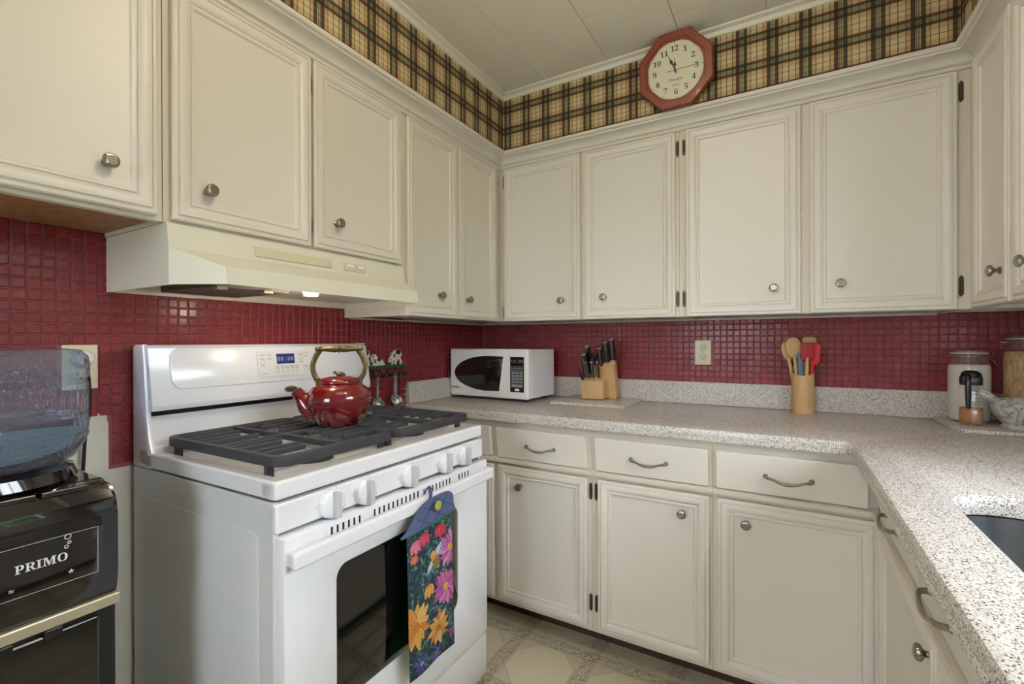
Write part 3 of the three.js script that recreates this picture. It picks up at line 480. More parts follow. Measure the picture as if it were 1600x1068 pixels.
// ---------------------------------------------------------------- pot holder towel on the oven door
{
  const floral = canvasTex(512, 1024, (g, w, h) => {
    const r = rngOf(9); g.fillStyle = '#22343c'; g.fillRect(0, 0, w, h);
    for (let i = 0; i < 70; i++) { g.save(); g.translate(r() * w, r() * h); g.rotate(r() * 6.3); g.fillStyle = ['#3c6a5a', '#4f7f6e', '#3f5f80', '#5d7fa0', '#2f5244'][r() * 5 | 0]; g.beginPath(); g.ellipse(0, 0, 40, 13, 0, 0, 7); g.fill(); g.strokeStyle = '#16262c'; g.lineWidth = 3; g.stroke(); g.restore(); }
    for (let i = 0; i < 900; i++) { g.strokeStyle = ['#2f5a4a', '#4d7d6a', '#35506e', '#6f9a8c', '#25463a', '#4f5f92', '#8fb0a8'][r() * 7 | 0]; g.lineWidth = 2 + r() * 4; const x = r() * w, y = r() * h; g.beginPath(); g.moveTo(x, y); g.quadraticCurveTo(x + (r() - .5) * 60, y + (r() - .5) * 60, x + (r() - .5) * 70, y + (r() - .5) * 70); g.stroke(); }
    const petal = (L, Wd, c, e) => { g.beginPath(); g.moveTo(0, 0); g.quadraticCurveTo(Wd, -L * .5, 0, -L); g.quadraticCurveTo(-Wd, -L * .5, 0, 0); g.fillStyle = c; g.fill(); g.strokeStyle = e; g.lineWidth = 3; g.stroke(); g.lineWidth = 1.6; for (const q of [-.3, 0, .3]) { g.beginPath(); g.moveTo(0, -6); g.quadraticCurveTo(q * Wd, -L * .5, q * Wd * .4, -L * .82); g.stroke(); } g.strokeStyle = 'rgba(255,240,230,0.45)'; g.lineWidth = 3; g.beginPath(); g.moveTo(Wd * .15, -L * .3); g.lineTo(Wd * .12, -L * .75); g.stroke(); };
    const daisy = (x, y, R, n, cs, e, core) => { g.save(); g.translate(x, y); for (let i = 0; i < n; i++) { g.save(); g.rotate(i / n * 6.283 + r() * .15); petal(R * (.85 + r() * .25), R * .36, cs[r() * cs.length | 0], e); g.restore(); } g.fillStyle = core; g.beginPath(); g.arc(0, 0, R * .2, 0, 7); g.fill(); g.fillStyle = '#7a4a16'; for (let i = 0; i < 24; i++) g.fillRect((r() - .5) * R * .3, (r() - .5) * R * .3, 4, 4); g.restore(); };
    const tulip = (x, y, R, c) => { for (const a of [-.5, .5, 0]) { g.save(); g.translate(x, y); g.rotate(a + 3.14); petal(R * 1.2, R * .7, c, '#7a2038'); g.restore(); } };
    tulip(90, 40, 90, '#d87a94'); tulip(190, 20, 90, '#c8425c'); tulip(370, 10, 95, '#c0364c'); tulip(70, 140, 60, '#e07a50');
    daisy(480, 230, 150, 15, ['#c070a8', '#d690bc', '#b65a9a'], '#6a2858', '#d8a838'); daisy(420, 520, 150, 17, ['#c26aa6', '#b2549a', '#d48cba'], '#6a2858', '#d8b040');
    daisy(70, 660, 175, 13, ['#dca650', '#e8c070', '#d08a3c', '#e6b860'], '#7a4418', '#c07a2c'); daisy(330, 800, 135, 11, ['#dca458', '#e4b870', '#cc8844'], '#7a4418', '#b4702c'); tulip(230, 420, 90, '#dca04c');
    daisy(120, 950, 90, 9, ['#4a58a8', '#5a6abc', '#38468e'], '#1c2454', '#c8b050'); daisy(300, 985, 70, 7, ['#4456a4', '#5e6cc0'], '#1c2454', '#c8a840'); daisy(480, 900, 50, 8, ['#8a4a8e', '#a868a8'], '#3c1c44', '#c8a840');
    for (const [a, c] of [[-.9, '#a9c4c8'], [2.3, '#b8ccc4']]) { g.save(); g.translate(300, 250); g.rotate(a + 1.6); petal(130, 44, c, '#5a747c'); g.restore(); }
    g.save(); g.translate(300, 250); g.rotate(-.45); g.fillStyle = '#c69a52'; g.beginPath(); g.ellipse(0, -26, 32, 34, 0, 0, 7); g.fill(); g.fillStyle = '#b8864a'; g.beginPath(); g.ellipse(0, 40, 38, 58, 0, 0, 7); g.fill(); g.fillStyle = '#3a2a1c'; for (const y of [18, 44, 70]) g.fillRect(-34, y, 68, 10); g.restore();
  });
  const fm = M('#ffffff', { roughness: .95, map: floral }); fm.side = THREE.DoubleSide;
  const o = thing('oven_towel', 'flower print towel with quilted blue top hanging from the oven handle', 'towel', [.695, .33, 1.405], Math.PI / 2);
  // local x: along the door (right), y up, z away from the door
  const sheet = (w, y0, y1, z, off, curve, nx = 14, ny = 22, wTop = w) => { const g = new THREE.PlaneGeometry(1, 1, nx, ny), p = g.attributes.position; for (let i = 0; i < p.count; i++) { const u = p.getX(i) + .5, v = p.getY(i) + .5, ww = w + (wTop - w) * v; p.setXYZ(i, off + u * ww + (1 - v) * .012, y0 + v * (y1 - y0) - (u) * .004, z + Math.sin(u * 7.5 + v * 1.2) * curve + Math.sin(u * 2.6 + 1) * curve * 1.5 + (v > .9 ? 0 : 0)); } g.computeVertexNormals(); return g; };
  part('printed_cloth', sheet(.193, -.004, .372, .006, .004, .0028), fm, o, 'cloth printed with daisies, tulips and a bee'); const bk = part('backing_cloth', sheet(.172, .012, .372, -.003, .018, .0015), M('#2c8a34', { roughness: .95, side: THREE.DoubleSide }), o, 'green backing of the towel'); void bk;
  const outl = []; for (const [a, b] of [[-.002, .366], [.197, .374], [.205, .40], [.203, .424], [.19, .436], [.165, .440], [.135, .439], [.105, .436], [.075, .428], [.05, .414], [.028, .395], [.012, .380]]) outl.push([a, b]);
  const q = new THREE.CatmullRomCurve3(outl.map(([a, b]) => V3(a, b, 0)), true, 'catmullrom', .4).getPoints(60).map((v) => [v.x, v.y]);
  const top = part('quilted_top', prism(q, .002, .012, 'z', .004), mat.denim, o, 'blue quilted pot holder top'); top.rotation.x = -.04; top.position.z = .014; top.position.y = .006;
  const seams = []; for (const [a, b, c, d] of [[.045, .402, .10, .372], [.075, .424, .165, .374], [.125, .436, .20, .392], [.06, .376, .115, .432], [.12, .376, .175, .434]]) seams.push(sweep([[a, b, .0123], [(a + c) / 2, (b + d) / 2, .0126], [c, d, .0123]], .0008, 6, 6)); part('stitching', seams, M('#33436c', { roughness: .9 }), top);
  part('loop', sweep([[.10, .436, .008], [.11, .462, .002], [.125, .466, -.02], [.128, .445, -.036]], .006, 14, 8, .35), mat.denim, o);
  part('button', lathe([[0, .004], [.011, .004], [.013, .002], [.013, 0], [0, 0]], 18).rotateX(Math.PI / 2).translate(.112, .428, .026), M('#a8a64c', { roughness: .4 }), o, 'olive green button');
}

// ---------------------------------------------------------------- microwave
{
  const w = .468, h = .236, d = .272, o = thing('microwave_oven', 'small white microwave oven with dark oval window in the corner', 'microwave', [.033, .914, .07], -.025);
  part('case', [bx(0, w, .014, h + .014, 0, d - .03, .006, 3)], mat.enamel, o);
  part('side_emboss', bx(w - .002, w + .0012, .04, h - .008, .03, d - .06, .001), mat.enamel, o);
  part('front_frame', bx(-.001, w + .001, .012, h + .016, d - .03, d, .010, 3), mat.whitePlastic, o);
  for (const [x, z] of [[.04, .04], [w - .04, .04], [.04, d - .05], [w - .04, d - .05]]) part('foot', cyl(.012, .012, 0, .015, 14, x, z), mat.blackRubber, o);
  const pts = [[.305, .046]]; for (let i = 1; i < 30; i++) { const t = i / 30, a = -Math.PI / 2 - t * Math.PI; const k = .17 + .143 * t * 0; pts.push([.245 + Math.cos(a) * .214, .131 + Math.sin(a) * .087]); void k; } pts.push([.270, .2175], [.330, .2155]);
  part('window_bezel', prism(pts.map(([a, b]) => [.20 + (a - .20) * 1.045, .131 + (b - .131) * 1.08]), d - .003, d + .0006, 'z', .0006), mat.whitePlastic, o); part('door_window', prism(pts, d - .004, d + .0015, 'z', .001), mat.blackGloss, o, 'dark oval door window');
  part('door_seam', bx(.3635, .3650, .015, h + .012, d - .004, d + .0003), mat.greyPlastic, o);
  const kt = canvasTex(128, 384, (g, W, H) => { g.fillStyle = '#101014'; g.fillRect(0, 0, W, H); g.fillStyle = '#b8b8b0'; g.font = '40px monospace'; g.textAlign = 'center'; g.fillText('12:00', W / 2, 62); g.fillStyle = '#8d8f94'; g.fillRect(10, 104, W - 20, 46); g.fillStyle = '#17171b'; for (let j = 0; j < 2; j++) for (let i = 0; i < 4; i++) g.fillRect(15 + i * 26, 108 + j * 22, 20, 14); const keys = '123456789*0#'; for (let j = 0; j < 4; j++) for (let i = 0; i < 3; i++) { g.fillStyle = '#8d8f94'; g.fillRect(12 + i * 37, 158 + j * 34, 32, 28); g.fillStyle = '#141418'; g.font = '22px sans-serif'; g.fillText(keys[j * 3 + i], 28 + i * 37, 180 + j * 34); } g.fillStyle = '#8d8f94'; g.fillRect(12, 298, W - 24, 34); g.fillStyle = '#e8e8e8'; g.fillRect(44, 346, 40, 26); });
  const kp = new THREE.BoxGeometry(.076, .168, .002); part('keypad', kp.translate(.408, .131, d + .0006), M('#ffffff', { roughness: .25, map: kt }), o, 'black keypad with display');
  part('lettering', text('Danby', .012).translate(.036, .054, d + .0001), mat.blackPlastic, o); part('lettering', text('DESIGNER', .004, fontR).translate(.075, .0535, d - .0002), mat.greyPlastic, o);
}

// ---------------------------------------------------------------- knife block on its board
{
  single('cutting_board', 'thin speckled stone cutting board under the knife block', 'cutting board', prism([[0, 0], [.345, 0], [.345, .30], [.0, .30]], 0, .013, 'y', .002), mat.granite, [.600, .9143, .035]);
  const B = [.690, .9275, .05];
  const o = thing('knife_block', 'wooden knife block standing on the speckled board', 'knife block', B, .06);
  // side profile in (z, y): the tall rear block leans forward, the low front block holds the steak knives
  part('rear_block', prism([[.0, .0], [.060, .0], [.118, .155], [.056, .188]], .045, .145, 'x', .003), mat.bamboo, o); 
  part('front_block', prism([[.045, .004], [.148, .004], [.160, .088], [.092, .112]], 0, .108, 'x', .003), mat.bamboo, o);
  part('foot', [cyl(.008, .008, 0, .006, 12, .02, .13), cyl(.008, .008, 0, .006, 12, .09, .13)], mat.blackRubber, o);
  const dir = V3(0, .93, .36).normalize();
  function knife(label, x, y, z, L, wd, dp, group) {
    const k = thing('kitchen_knife', label, 'knife', [0, 0, 0], 0, group); const p = V3(x, y, z).applyAxisAngle(V3(0, 1, 0), .06).add(V3(...B)); k.position.copy(p); k.rotation.set(Math.atan2(dir.z, dir.y), .06, 0, 'YXZ');
    part('handle', bx(-wd / 2, wd / 2, .012, L - .006, -dp / 2, dp / 2, .004, 2), mat.blackPlastic, k); part('end_cap', bx(-wd / 2, wd / 2, L - .007, L, -dp / 2, dp / 2, .0025), mat.chrome, k); part('bolster', bx(-wd / 2 - .0005, wd / 2 + .0005, -.004, .013, -dp / 2.2, dp / 2.2, .002), mat.chrome, k);
    part('blade', bx(-.0012, .0012, -.07, .001, -dp / 2.5, dp / 2.5), mat.steel, k); part('tang', bx(-.0014, .0014, .01, L - .004, dp / 2 - .001, dp / 2 + .0006), mat.chrome, k);
    for (const f of [.3, .55, .8]) part('rivet', cyl(.0028, .0028, -wd / 2 - .0006, wd / 2 + .0006, 10).rotateZ(Math.PI / 2).translate(0, L * f, 0), mat.chrome, k);
  }
  knife('black handled carving knife, tallest at the back right of the block', .134, .178, .070, .120, .023, .030);
  knife('black handled chef knife right of the scissors in the block', .109, .168, .084, .116, .022, .028);
  knife('black handled utility knife at the front right of the tall block', .084, .158, .100, .095, .021, .026);
  knife('black handled bread knife at the back left of the block', .022, .112, .074, .155, .023, .030);
  knife('black handled santoku knife at the front left of the block', .014, .100, .116, .126, .022, .028);
  ['left', 'middle', 'right'].forEach((s, i) => knife('slim black steak knife, ' + s + ' of three in the front row', .030 + i * .026, .094, .138, .095, .014, .018, 'steak knives in the block'));
  const sc = thing('kitchen_scissors', 'black handled kitchen scissors in the knife block', 'scissors', [0, 0, 0]); sc.position.copy(V3(.062, .125, .098).applyAxisAngle(V3(0, 1, 0), .06).add(V3(...B))); sc.rotation.set(.36, .06, 0, 'YXZ');
  for (const s of [-1, 1]) part('handle_loop', sweep([[s * .004, 0, 0], [s * .022, .035, 0], [s * .026, .07, 0], [s * .014, .10, 0], [s * .004, .075, 0], [s * .006, .035, 0]], .0045, 40, 8, 1.3, true), mat.blackPlastic, sc);
  part('blade', bx(-.008, .008, -.06, .012, -.002, .002), mat.steel, sc);
  const hs = thing('honing_steel', 'short black handle tilted out at the left of the knife block', 'sharpener', [0, 0, 0]); hs.position.copy(V3(.016, .086, .140).add(V3(...B))); hs.rotation.set(.35, 0, .32, 'YXZ'); part('handle', lathe([[0, -.02], [.006, -.018], [.0075, .03], [.0085, .05], [.006, .056], [0, .057]], 16), mat.blackPlastic, hs); part('collar', cyl(.0082, .0082, -.024, -.016, 14), mat.chrome, hs);
}

// ---------------------------------------------------------------- outlets
function outlet(label, pos, turn) {
  const o = thing('power_outlet', label, 'outlet', pos, turn); part('cover_plate', bx(-.035, .035, -.056, .056, 0, .005, .002), mat.outlet, o);
  for (const y of [-.021, .021]) { const f = part('receptacle', prism(ellipse(0, 0, .0165, .0155, 24), .004, .007, 'z', .0008), mat.outlet, o); f.position.y = y; part('slots', [bx(-.0075, -.0055, -.001, .008, .006, .0074), bx(.0055, .0075, -.001, .007, .006, .0074), cyl(.0025, .0025, .006, .0074, 10).rotateX(Math.PI / 2).translate(0, -.007, 0)], mat.slot, f); }
  part('screw', cyl(.003, .003, .0045, .0058, 12).rotateX(Math.PI / 2), mat.strip, o); return o;
}
outlet('cream duplex power outlet on the red tiles of the back wall', [1.2115, 1.150, .0012], 0);
outlet('power outlet with a plug behind the water bottle', [.0012, 1.142, 1.822], Math.PI / 2);
{ const p = thing('power_plug', 'white round power plug and black cord behind the water bottle', 'plug', [.006, 1.165, 1.822]); part('plug_body', lathe([[0, .034], [.016, .033], [.020, .028], [.021, 0], [0, 0]], 20).rotateZ(-Math.PI / 2), mat.whitePlastic, p); part('cord', sweep([[.03, 0, 0], [.035, -.04, -.004], [.018, -.12, -.012], [.02, -.2, -.002], [.02, -.24, 0], [.022, -.40, .01]], .0042, 36, 8), mat.blackRubber, p); }

// ---------------------------------------------------------------- water cooler with bottle
{
  const o = thing('water_cooler', 'black water cooler standing left of the stove', 'water cooler', [.03, 0, 2.19], Math.PI / 2), W = .312, D = .35;   // local x: room -z ; z: room +x
  part('housing', [bx(0, W, .03, .69, 0, D - .012, .012, 3), bx(0, W, .68, .912, 0, D - .02, .03, 4)], mat.blackPlastic, o);
  part('upper_front', prism([[D - .08, .705], [D - .006, .705], [D + .002, .74], [D + .002, .86], [D - .006, .895], [D - .03, .917], [D - .08, .921], [D - .12, .921], [D - .12, .70]], .0, W, 'x', .008), mat.blackGloss, o);
  part('top_cover', [bx(.0, W, .905, .925, .01, D - .06, .01, 3)], mat.blackGloss, o);
  part('funnel', lathe([[.07, .925], [.118, .925], [.124, .932], [.118, .952], [.105, .958], [.098, .95], [.07, .94]], 40).translate(W / 2 + .015, 0, .18), mat.blackGloss, o);
  part('chrome_strip', [bx(.0, W, .682, .704, D - .02, D + .003, .003)], mat.strip, o, 'metallic strip');
  part('door_panel', bx(.012, W - .03, .10, .672, D - .014, D - .002, .006, 2), mat.blackGloss, o); for (const x of [.20, .135]) part('spout_clip', bx(x, x + .025, .663, .6815, D - .01, D + .004, .003), mat.blackPlastic, o);
  for (let i = 0; i < 3; i++) part('dispense_button', bx(.052 + i * .076, .052 + i * .076 + .07, .914, .926, D - .055, D - .026, .003), mat.blackGloss, o);
  part('panel_line', [bx(.02, .277, .846, .8466, D + .0015, D + .0028), bx(.02, .277, .758, .7586, D + .0015, D + .0028), bx(.2764, .277, .758, .8466, D + .0015, D + .0028)], mat.greyPlastic, o);
  const wh = M('#d6d8dc', { roughness: .5 }); part('lettering', text('PRIMO', .0148, fontS).translate(.197, .807, D + .002), wh, o);
  const rings = []; for (const [x, y, r] of [[.2305, .824, .0028], [.2345, .831, .0024], [.2325, .842, .0044]]) rings.push(new THREE.TorusGeometry(r, .0007, 6, 18).translate(x, y, D + .0024)); part('bubble_logo', rings, wh, o);
  part('temperature_mark', [text('≈', .010, fontR).translate(.158, .773, D + .002), text('*', .012, fontR).translate(.237, .776, D + .002)], wh, o);

  const b = thing('water_bottle', 'large blue plastic water bottle upside down on the cooler', 'water bottle', [.205, .935, 2.012]);
  const bm = mat.bottleGlass.clone(); bm.side = THREE.DoubleSide; bm.bumpMap = rep(grainTex, 3, 2); bm.bumpScale = .004;
  part('shell', lathe([[.052, .012], [.085, .018], [.115, .034], [.130, .060], [.1365, .075], [.1375, .082], [.1335, .085], [.1335, .092], [.1365, .095], [.1365, .185], [.1335, .188], [.1335, .193], [.138, .197], [.139, .222], [.136, .240], [.124, .254], [.100, .257], [.05, .252], [0, .250]], 64), bm, b);
  part('neck', lathe([[.03, -.03], [.03, .0], [.052, .012]], 32), bm, b);
  part('water', lathe([[0, .016], [.05, .016], [.084, .022], [.113, .037], [.128, .062], [.1315, .09], [.1315, .118], [0, .118]], 56), mat.water, b, 'water filling the lower half');
  part('grip_recess', new THREE.SphereGeometry(.04, 24, 16).scale(.55, 1, .7).translate(.088, .11, .072), bm, b, 'moulded grip in the bottle');
  const curved = (s, y, r, a0, size) => { const out = []; const chars = [...s]; let a = a0; for (const c of chars) { if (c !== ' ') { const g = text(c, size, fontR, .0016); g.rotateZ(Math.PI); g.translate(0, 0, r); g.rotateY(a); g.translate(0, y, 0); out.push(g); } a -= size * .95 / r; } return out; };
  part('embossed_lettering', curved('5 GALLONS 18.9', .212, .1382, 1.95, .014), bm, b);
}

// ---------------------------------------------------------------- wall clock
{
  const o = thing('wall_clock', 'octagonal red-brown wooden wall clock leaning on the crown moulding', 'clock', [1.176, 2.096, .413]);
  const C = new THREE.Group(); const R = .141, oct = (r) => Array.from({ length: 8 }, (_, i) => { const a = (i + .5) * Math.PI / 4; return [Math.cos(a) * r / Math.cos(Math.PI / 8) * .97, Math.sin(a) * r / Math.cos(Math.PI / 8) * .97]; });
  const tilt = .17; const up = (m) => { m.position.set(0, R * Math.cos(tilt), R * Math.sin(tilt) * .9); m.rotation.x = tilt; return m; }; void C;
  // mitred frame: eight wooden sectors
  const ro = R / Math.cos(Math.PI / 8) * .96; const prof = [[1, -.022], [1, -.004], [.965, .004], [.80, .004], [.765, -.003], [.745, -.006]];
  for (let i = 0; i < 8; i++) { const a0 = (i + .5) * Math.PI / 4, a1 = a0 + Math.PI / 4, pos = [], idx = []; for (const [k, z] of prof) for (const a of [a0, a1]) pos.push(Math.cos(a) * ro * k, Math.sin(a) * ro * k, z); for (let k = 0; k < prof.length - 1; k++) idx.push(k * 2, k * 2 + 1, k * 2 + 3, k * 2, k * 2 + 3, k * 2 + 2); const g = new THREE.BufferGeometry(); g.setAttribute('position', new THREE.Float32BufferAttribute(pos, 3)); g.setIndex(idx); const f = toCreasedNormals(g, .3), p = f.attributes.position, uv = new Float32Array(p.count * 2), am = (a0 + a1) / 2; for (let q = 0; q < p.count; q++) { const x = p.getX(q), y = p.getY(q); uv[2 * q] = x * Math.cos(am) + y * Math.sin(am); uv[2 * q + 1] = -x * Math.sin(am) + y * Math.cos(am) + i * .11; } f.setAttribute('uv', new THREE.BufferAttribute(uv, 2)); up(part('frame_segment', f, mat.clockWood, o)); }
  const round = prism(ellipse(0, 0, .1145, .1145, 48), -.004, .0005, 'z', 0, [ellipse(0, 0, .1035, .1035, 48)]); up(part('inner_ring', round, mat.clockWood, o)); up(part('back_plate', prism(oct(R * .97), -.022, -.012, 'z'), mat.clockWood, o));
  const ft = canvasTex(512, 512, (g, w) => {
    g.fillStyle = '#dcd6bd'; g.fillRect(0, 0, w, w); g.fillStyle = '#1c1a18'; g.textAlign = 'center'; g.textBaseline = 'middle'; g.font = 'bold 66px serif';
    for (let i = 1; i <= 12; i++) { const a = i / 12 * 6.28319; g.fillText(String(i), 256 + Math.sin(a) * 188, 256 - Math.cos(a) * 188); }
    g.strokeStyle = '#3a3630'; for (let i = 0; i < 60; i++) { const a = i / 60 * 6.28319, q = i % 5 ? 240 : 232; g.lineWidth = i % 5 ? 2 : 4; g.beginPath(); g.moveTo(256 + Math.sin(a) * q, 256 - Math.cos(a) * q); g.lineTo(256 + Math.sin(a) * 248, 256 - Math.cos(a) * 248); g.stroke(); }
    g.font = 'italic 34px serif'; g.fillText('Premier', 256, 336); g.font = '18px sans-serif'; g.fillText('QUARTZ', 256, 384);
  });
  const disc = new THREE.CircleGeometry(.1045, 48); disc.translate(0, 0, -.0055); up(part('dial', disc, M('#ffffff', { roughness: .6, map: ft }), o, 'cream dial with black numerals'));
  const hand = (L, wd, ang, z) => prism([[-wd * .3, -.012], [wd * .3, -.012], [wd * .5, L * .28], [wd * 1.6, L * .42], [wd * .4, L * .6], [0, L], [-wd * .4, L * .6], [-wd * 1.6, L * .42], [-wd * .5, L * .28]], z, z + .0008).rotateZ(-ang);
  up(part('hour_hand', hand(.046, .0038, 11.93 / 12 * 6.283, -.0045), mat.blackPlastic, o)); up(part('minute_hand', hand(.076, .0036, 56.2 / 60 * 6.283, -.0035), mat.blackPlastic, o)); up(part('second_hand', [bx(-.0006, .0006, -.034, .088, -.0022, -.0016).rotateZ(-15 / 60 * 6.283 + .0), cyl(.004, .004, -.005, -.001, 14).rotateX(Math.PI / 2)], mat.blackPlastic, o));
}

// ---------------------------------------------------------------- cow hook rack with hanging tools
{
  const o = thing('cow_hook_rack', 'green hook rack with black and white cows on the tiles', 'hook rack', [.006, 1.055, .925], Math.PI / 2);  // local x: room -z, z: room +x
  const L = .262; part('bar', [bx(0, L, .030, .046, 0, .012, .003), bx(0, L, -.004, .006, .001, .009, .002)], mat.rackGreen, o);
  const hook = (x) => part('hook', sweep([[x, .034, .008], [x, .012, .010], [x, -.002, .022], [x, .004, .036], [x, .014, .040]], .0035, 16, 8), mat.blackPlastic, o); for (let i = 0; i < 6; i++) hook(.02 + i * .0445);
  const cow = (x, flipX, lying) => {
    const s = flipX ? -1 : 1, P0 = lying ? [[0, 0], [.012, .004], [.014, .012], [.004, .02], [.0, .034], [.006, .046], [.018, .050], [.030, .048], [.038, .036], [.055, .032], [.070, .024], [.078, .010], [.082, 0]] : [[.0, 0], [.002, .018], [-.004, .012], [-.014, .010], [-.018, .018], [-.012, .03], [-.004, .038], [.004, .054], [.018, .064], [.04, .068], [.058, .064], [.064, .048], [.064, 0], [.054, 0], [.052, .020], [.034, .018], [.030, 0], [.020, 0], [.018, .02], [.012, .02], [.010, 0]];
    const c = part('cow', prism(P0.map(([a, b]) => [x + s * a, .045 + b]).sort ? (flipX ? P0.map(([a, b]) => [x - a, .045 + b]).reverse() : P0.map(([a, b]) => [x + a, .045 + b])) : P0, .002, .012, 'z', .002), mat.cowWhite, o, 'white cow figure with black patches');
    const sp = lying ? [[.046, .026, .012, .008], [.024, .018, .005, .007], [.012, .040, .003, .006]] : [[.040, .056, .016, .011], [.016, .040, .005, .008], [-.008, .024, .003, .005], [.060, .03, .003, .009]];
    for (const [a, b, rx, ry] of sp) part('patch', prism(ellipse(x + s * a, .045 + b, rx, ry, 14), .011, .0132), mat.cowBlack, c);
    if (!lying) part('udder', prism(ellipse(x + s * .042, .045 + .018, .007, .005, 12), .010, .0136), mat.cowPink, c); else part('muzzle', prism(ellipse(x + s * .018, .045 + .026, .006, .004, 12), .011, .0136), mat.cowPink, c);
  };
  cow(-.018, false, false); cow(.050, false, true); cow(.172, false, false);
  const lad = thing('steel_ladle', 'steel ladle with flat handle hanging from the cow rack', 'ladle', [.036, .935, .757], Math.PI / 2);
  part('handle', [prism(roundRect(-.0085, .0085, .03, .118, .006), .006, .0085, 'z', .0008), new THREE.TorusGeometry(.0085, .0016, 8, 22).scale(1, 1.25, 1).translate(0, .128, .007)], mat.steel, lad);
  const bowl = lathe([[0, -.024], [.016, -.021], [.027, -.010], [.031, .004], [.0295, .004], [.0255, -.009], [.015, -.019], [0, -.022]], 30); bowl.rotateX(1.1); bowl.translate(0, .008, .012); part('bowl', bowl, mat.steel, lad);
  const tu = thing('steel_turner', 'steel turner hanging on the cow rack right of the ladle', 'turner', [.028, .925, .72], Math.PI / 2);
  part('blade', prism([[-.03, -.012], [.034, -.012], [.034, .014], [.012, .028], [-.012, .03], [-.03, .02]], 0, .002), mat.steel, tu); part('handle', sweep([[0, .028, .001], [-.004, .08, .004], [-.004, .142, .008]], [.003, .0028, .0028], 10, 8), mat.blackPlastic, tu);
  const sk = thing('steel_skimmer', 'second steel ladle half hidden behind the kettle on the cow rack', 'ladle', [.036, .93, .862], Math.PI / 2);
  part('handle', [prism(roundRect(-.006, .006, .03, .118, .005), .006, .0085, 'z', .0008), new THREE.TorusGeometry(.009, .0015, 8, 22).scale(1, 1.3, 1).translate(0, .13, .007)], mat.steel, sk); const b2 = bowl.clone(); part('bowl', b2, mat.steel, sk);
}

// ---------------------------------------------------------------- utensil holder
{
  const base = [1.597, .914, .078];
  const r = .0405, n = 48, out = [], H = (a) => .168 - .018 * Math.sin(a) - (Math.sin(a) < -0.2 ? -.02 * (-.2 - Math.sin(a)) : 0);
  const pos = [], idx = []; for (let i = 0; i < n; i++) { const a = i / n * 6.28319, c = Math.cos(a), s = Math.sin(a); for (const [R, y] of [[r * .96, 0], [r, .006], [r, H(a)], [r * .86, H(a)], [r * .86, .012]]) pos.push(c * R, y, s * R); }
  for (let i = 0; i < n; i++) { const j = (i + 1) % n; for (let k = 0; k < 4; k++) { const a = i * 5 + k, b = j * 5 + k; idx.push(a, a + 1, b, b, a + 1, b + 1); } } pos.push(0, 0, 0, 0, .012, 0); for (let i = 0; i < n; i++) { const j = (i + 1) % n; idx.push(n * 5, i * 5, j * 5, n * 5 + 1, j * 5 + 4, i * 5 + 4); }
  const g = new THREE.BufferGeometry(); g.setAttribute('position', new THREE.Float32BufferAttribute(pos, 3)); g.setIndex(idx); void out;
  single('utensil_holder', 'round bamboo utensil holder with slanted rim on the counter', 'utensil holder', uvm(toCreasedNormals(g, .6)), mat.bamboo, base);
  const spoon = (label, x, z, lean, leanz, turn, headW, headH, name, mt, hm, cat, L = .20, thick = .006) => {
    const o = thing(name, label, cat, [base[0] + x, base[1] + .016, base[2] + z], turn); o.rotation.set(leanz, turn, lean, 'YXZ');
    part('handle', sweep([[0, 0, 0], [0, L * .5, 0], [0, L, 0]], [.0055, .0055, .0068], 12, 10), hm, o);
    part('head', prism(headW, 0, thick, 'z', .0022).translate(0, L - .012, -thick / 2), mt, o); void headH;
  };
  const egg = (w, h) => { const o = []; for (let i = 0; i < 28; i++) { const a = i / 28 * 6.283; o.push([Math.cos(a) * w * (1 + .12 * Math.sin(a)), h * .5 + Math.sin(a) * h * .5]); } return o; };
  spoon('large pale wooden spoon leaning left in the bamboo holder', -.008, .004, .10, .02, .1, egg(.028, .085), 0, 'wooden_spoon', mat.palewood, mat.palewood, 'spoon', .215);
  spoon('second wooden spoon behind the large one, at the far left', -.016, -.010, .16, -.04, .5, egg(.024, .08), 0, 'wooden_spoon', mat.palewood, mat.palewood, 'spoon', .205);
  spoon('flat wooden spatula standing at the back of the holder', .010, -.020, -.05, -.05, 0, roundRect(-.025, .025, 0, .075, .012), 0, 'wooden_spatula', mat.palewood, mat.palewood, 'spatula', .225);
  spoon('dark red silicone spatula with wooden handle in the holder', .008, .020, -.03, .02, .2, roundRect(-.0235, .0235, 0, .072, .014), 0, 'silicone_spatula', mat.redSilicone, mat.palewood, 'spatula', .206, .010);
  spoon('bright red spoon-shaped spatula at the right of the holder', .016, .008, -.10, -.01, -.2, roundRect(-.022, .022, -.01, .078, .018), 0, 'silicone_spatula', mat.redSilicone2, mat.redSilicone2, 'spatula', .200, .012);
  const bh = thing('blue_handled_utensil', 'utensil with flat blue-grey handle in the middle of the holder', 'utensil', [base[0] - .004, base[1] + .016, base[2] + .018]); bh.rotation.set(.02, .1, .03, 'YXZ'); part('handle', prism(roundRect(-.0085, .0085, .04, .225, .008), -.003, .003, 'z', .002), mat.blueGrey, bh); part('shaft', bx(-.003, .003, 0, .05, -.002, .002), mat.steel, bh);
}

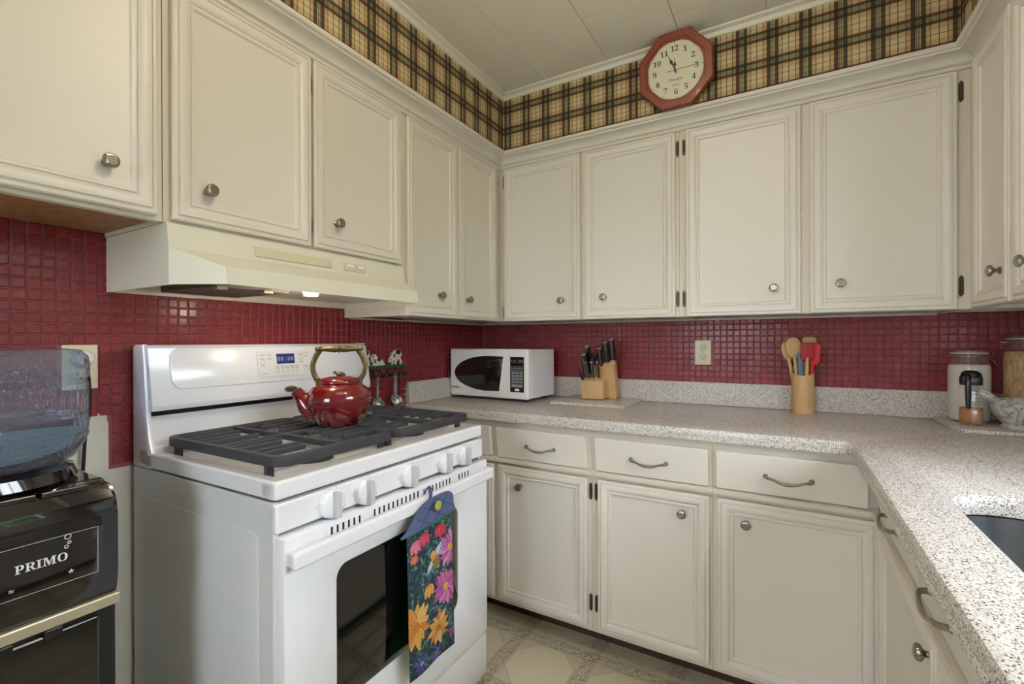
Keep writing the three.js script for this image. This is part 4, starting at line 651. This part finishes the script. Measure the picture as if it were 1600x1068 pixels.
// ---------------------------------------------------------------- jars, oil and mortar on the stone board
{
  single('serving_board', 'speckled stone board under the glass jars at the right', 'board', prism([[0, .02], [.02, 0], [.33, 0], [.33, .29], [.02, .29], [0, .26]], 0, .012, 'y', .002), mat.granite, [1.998, .9143, .036]);
  const y = .9268;
  function jar(label, x, z, r, h, fill, fm, fillLabel) {
    const o = thing('clamp_jar', label, 'jar', [x, y, z], -.5); const jm = mat.jarGlass.clone(); jm.side = THREE.DoubleSide;
    part('glass_body', lathe([[0, .002], [r * .9, .002], [r, .012], [r, h * .74], [r * .97, h * .80], [r * .80, h * .86], [r * .80, h * .92], [r * .86, h * .925], [r * .86, h * .94]], 48), jm, o);
    part('contents', lathe([[0, .004], [r * .88, .004], [r * .965, .014], [r * .965, Math.min(fill, .74) * h], [r * .9, fill * h], [r * .4, fill * h * 1.01], [0, fill * h]], 40), fm, o, fillLabel);
    part('lid', lathe([[0, h * .985], [r * .5, h * .99], [r * .78, h * .985], [r * .86, h * .97], [r * .88, h * .945], [0, h * .945]].reverse(), 40), jm, o);
    part('gasket', new THREE.TorusGeometry(r * .84, .0028, 8, 40).rotateX(Math.PI / 2).translate(0, h * .942, 0), M('#cfc0a0', { roughness: .7 }), o);
    const wr = (p) => sweep(p, .0014, 30, 6); part('wire_clamp', [new THREE.TorusGeometry(r * .83, .0014, 6, 36).rotateX(Math.PI / 2).translate(0, h * .895, 0), new THREE.TorusGeometry(r * .885, .0013, 6, 36).rotateX(Math.PI / 2).translate(0, h * .962, 0), wr([[r * .84, h * .895, -.008], [r * 1.05, h * .92, -.006], [r * 1.0, h * .965, 0], [r * .86, h * .962, .006]]), wr([[r * .84, h * .895, .008], [r * 1.10, h * .85, .010], [r * 1.28, h * .78, .006], [r * 1.10, h * .85, -.008]]), wr([[-r * .84, h * .90, -.01], [-r * 1.12, h * .905, -.008], [-r * 1.05, h * .965, 0], [-r * .86, h * .962, .006]])], mat.chrome, o, 'wire bail clamp');
  }
  jar('clamp-lid glass jar of white sugar behind the oil bottle', 2.083, .108, .0560, .246, .78, mat.sugar, 'white sugar');
  jar('taller clamp-lid glass jar of brown grain at the right edge', 2.232, .115, .068, .298, .80, mat.oats, 'brown rolled grain');
  const b = thing('oil_bottle', 'small oil dispenser with black top and measuring marks', 'bottle', [2.062, y, .212], -.32); b.scale.y = 1.24; const jm = mat.jarGlass.clone(); jm.side = THREE.DoubleSide;
  const sq = (w, y0, y1) => prism(roundRect(-w, w, -w * .8, w * .8, .007), y0, y1, 'y', .001);
  part('glass_body', sq(.029, .001, .108), jm, b); part('oil', sq(.0265, .005, .046), mat.oil, b, 'golden oil'); part('cap', [prism(roundRect(-.0275, .0275, -.023, .023, .012), .104, .128, 'y', .003), lathe([[.027, .124], [.024, .136], [.016, .142], [0, .143]], 24).scale(1, 1, .85)], mat.blackPlastic, b, 'black plastic top');
  part('handle', sweep([[-.004, .132, .024], [-.004, .124, .034], [-.004, .085, .036], [-.004, .045, .034]], [.006, .0075, .0075, .006], 20, 10), mat.blackPlastic, b); const marks = []; for (let i = 0; i < 6; i++) marks.push(bx(.008, .022, .054 + i * .009, .0548 + i * .009, .0232, .0237)); part('measuring_marks', marks, mat.slot, b);
  const m = thing('mortar', 'grey veined marble mortar bowl on the board', 'mortar', [2.162, y, .232]); part('bowl', uvm(lathe([[0, 0], [.034, 0], [.037, .006], [.030, .014], [.040, .024], [.055, .046], [.0605, .072], [.0615, .074], [.0615, .090], [.054, .0905], [.050, .07], [.036, .034], [0, .024]], 48)), mat.marble, m);
  const p = thing('pestle', 'marble pestle leaning in the mortar', 'pestle', [2.162, y + .045, .232], 0); p.rotation.set(0, .45, .98, 'YXZ'); part('shaft', uvm(lathe([[0, -.005], [.014, 0], [.018, .01], [.014, .03], [.011, .06], [.012, .095], [.0145, .112], [.010, .124], [0, .127]], 24)), mat.marble, p);
}

scene.updateMatrixWorld(true);
renderer.render(scene, camera);
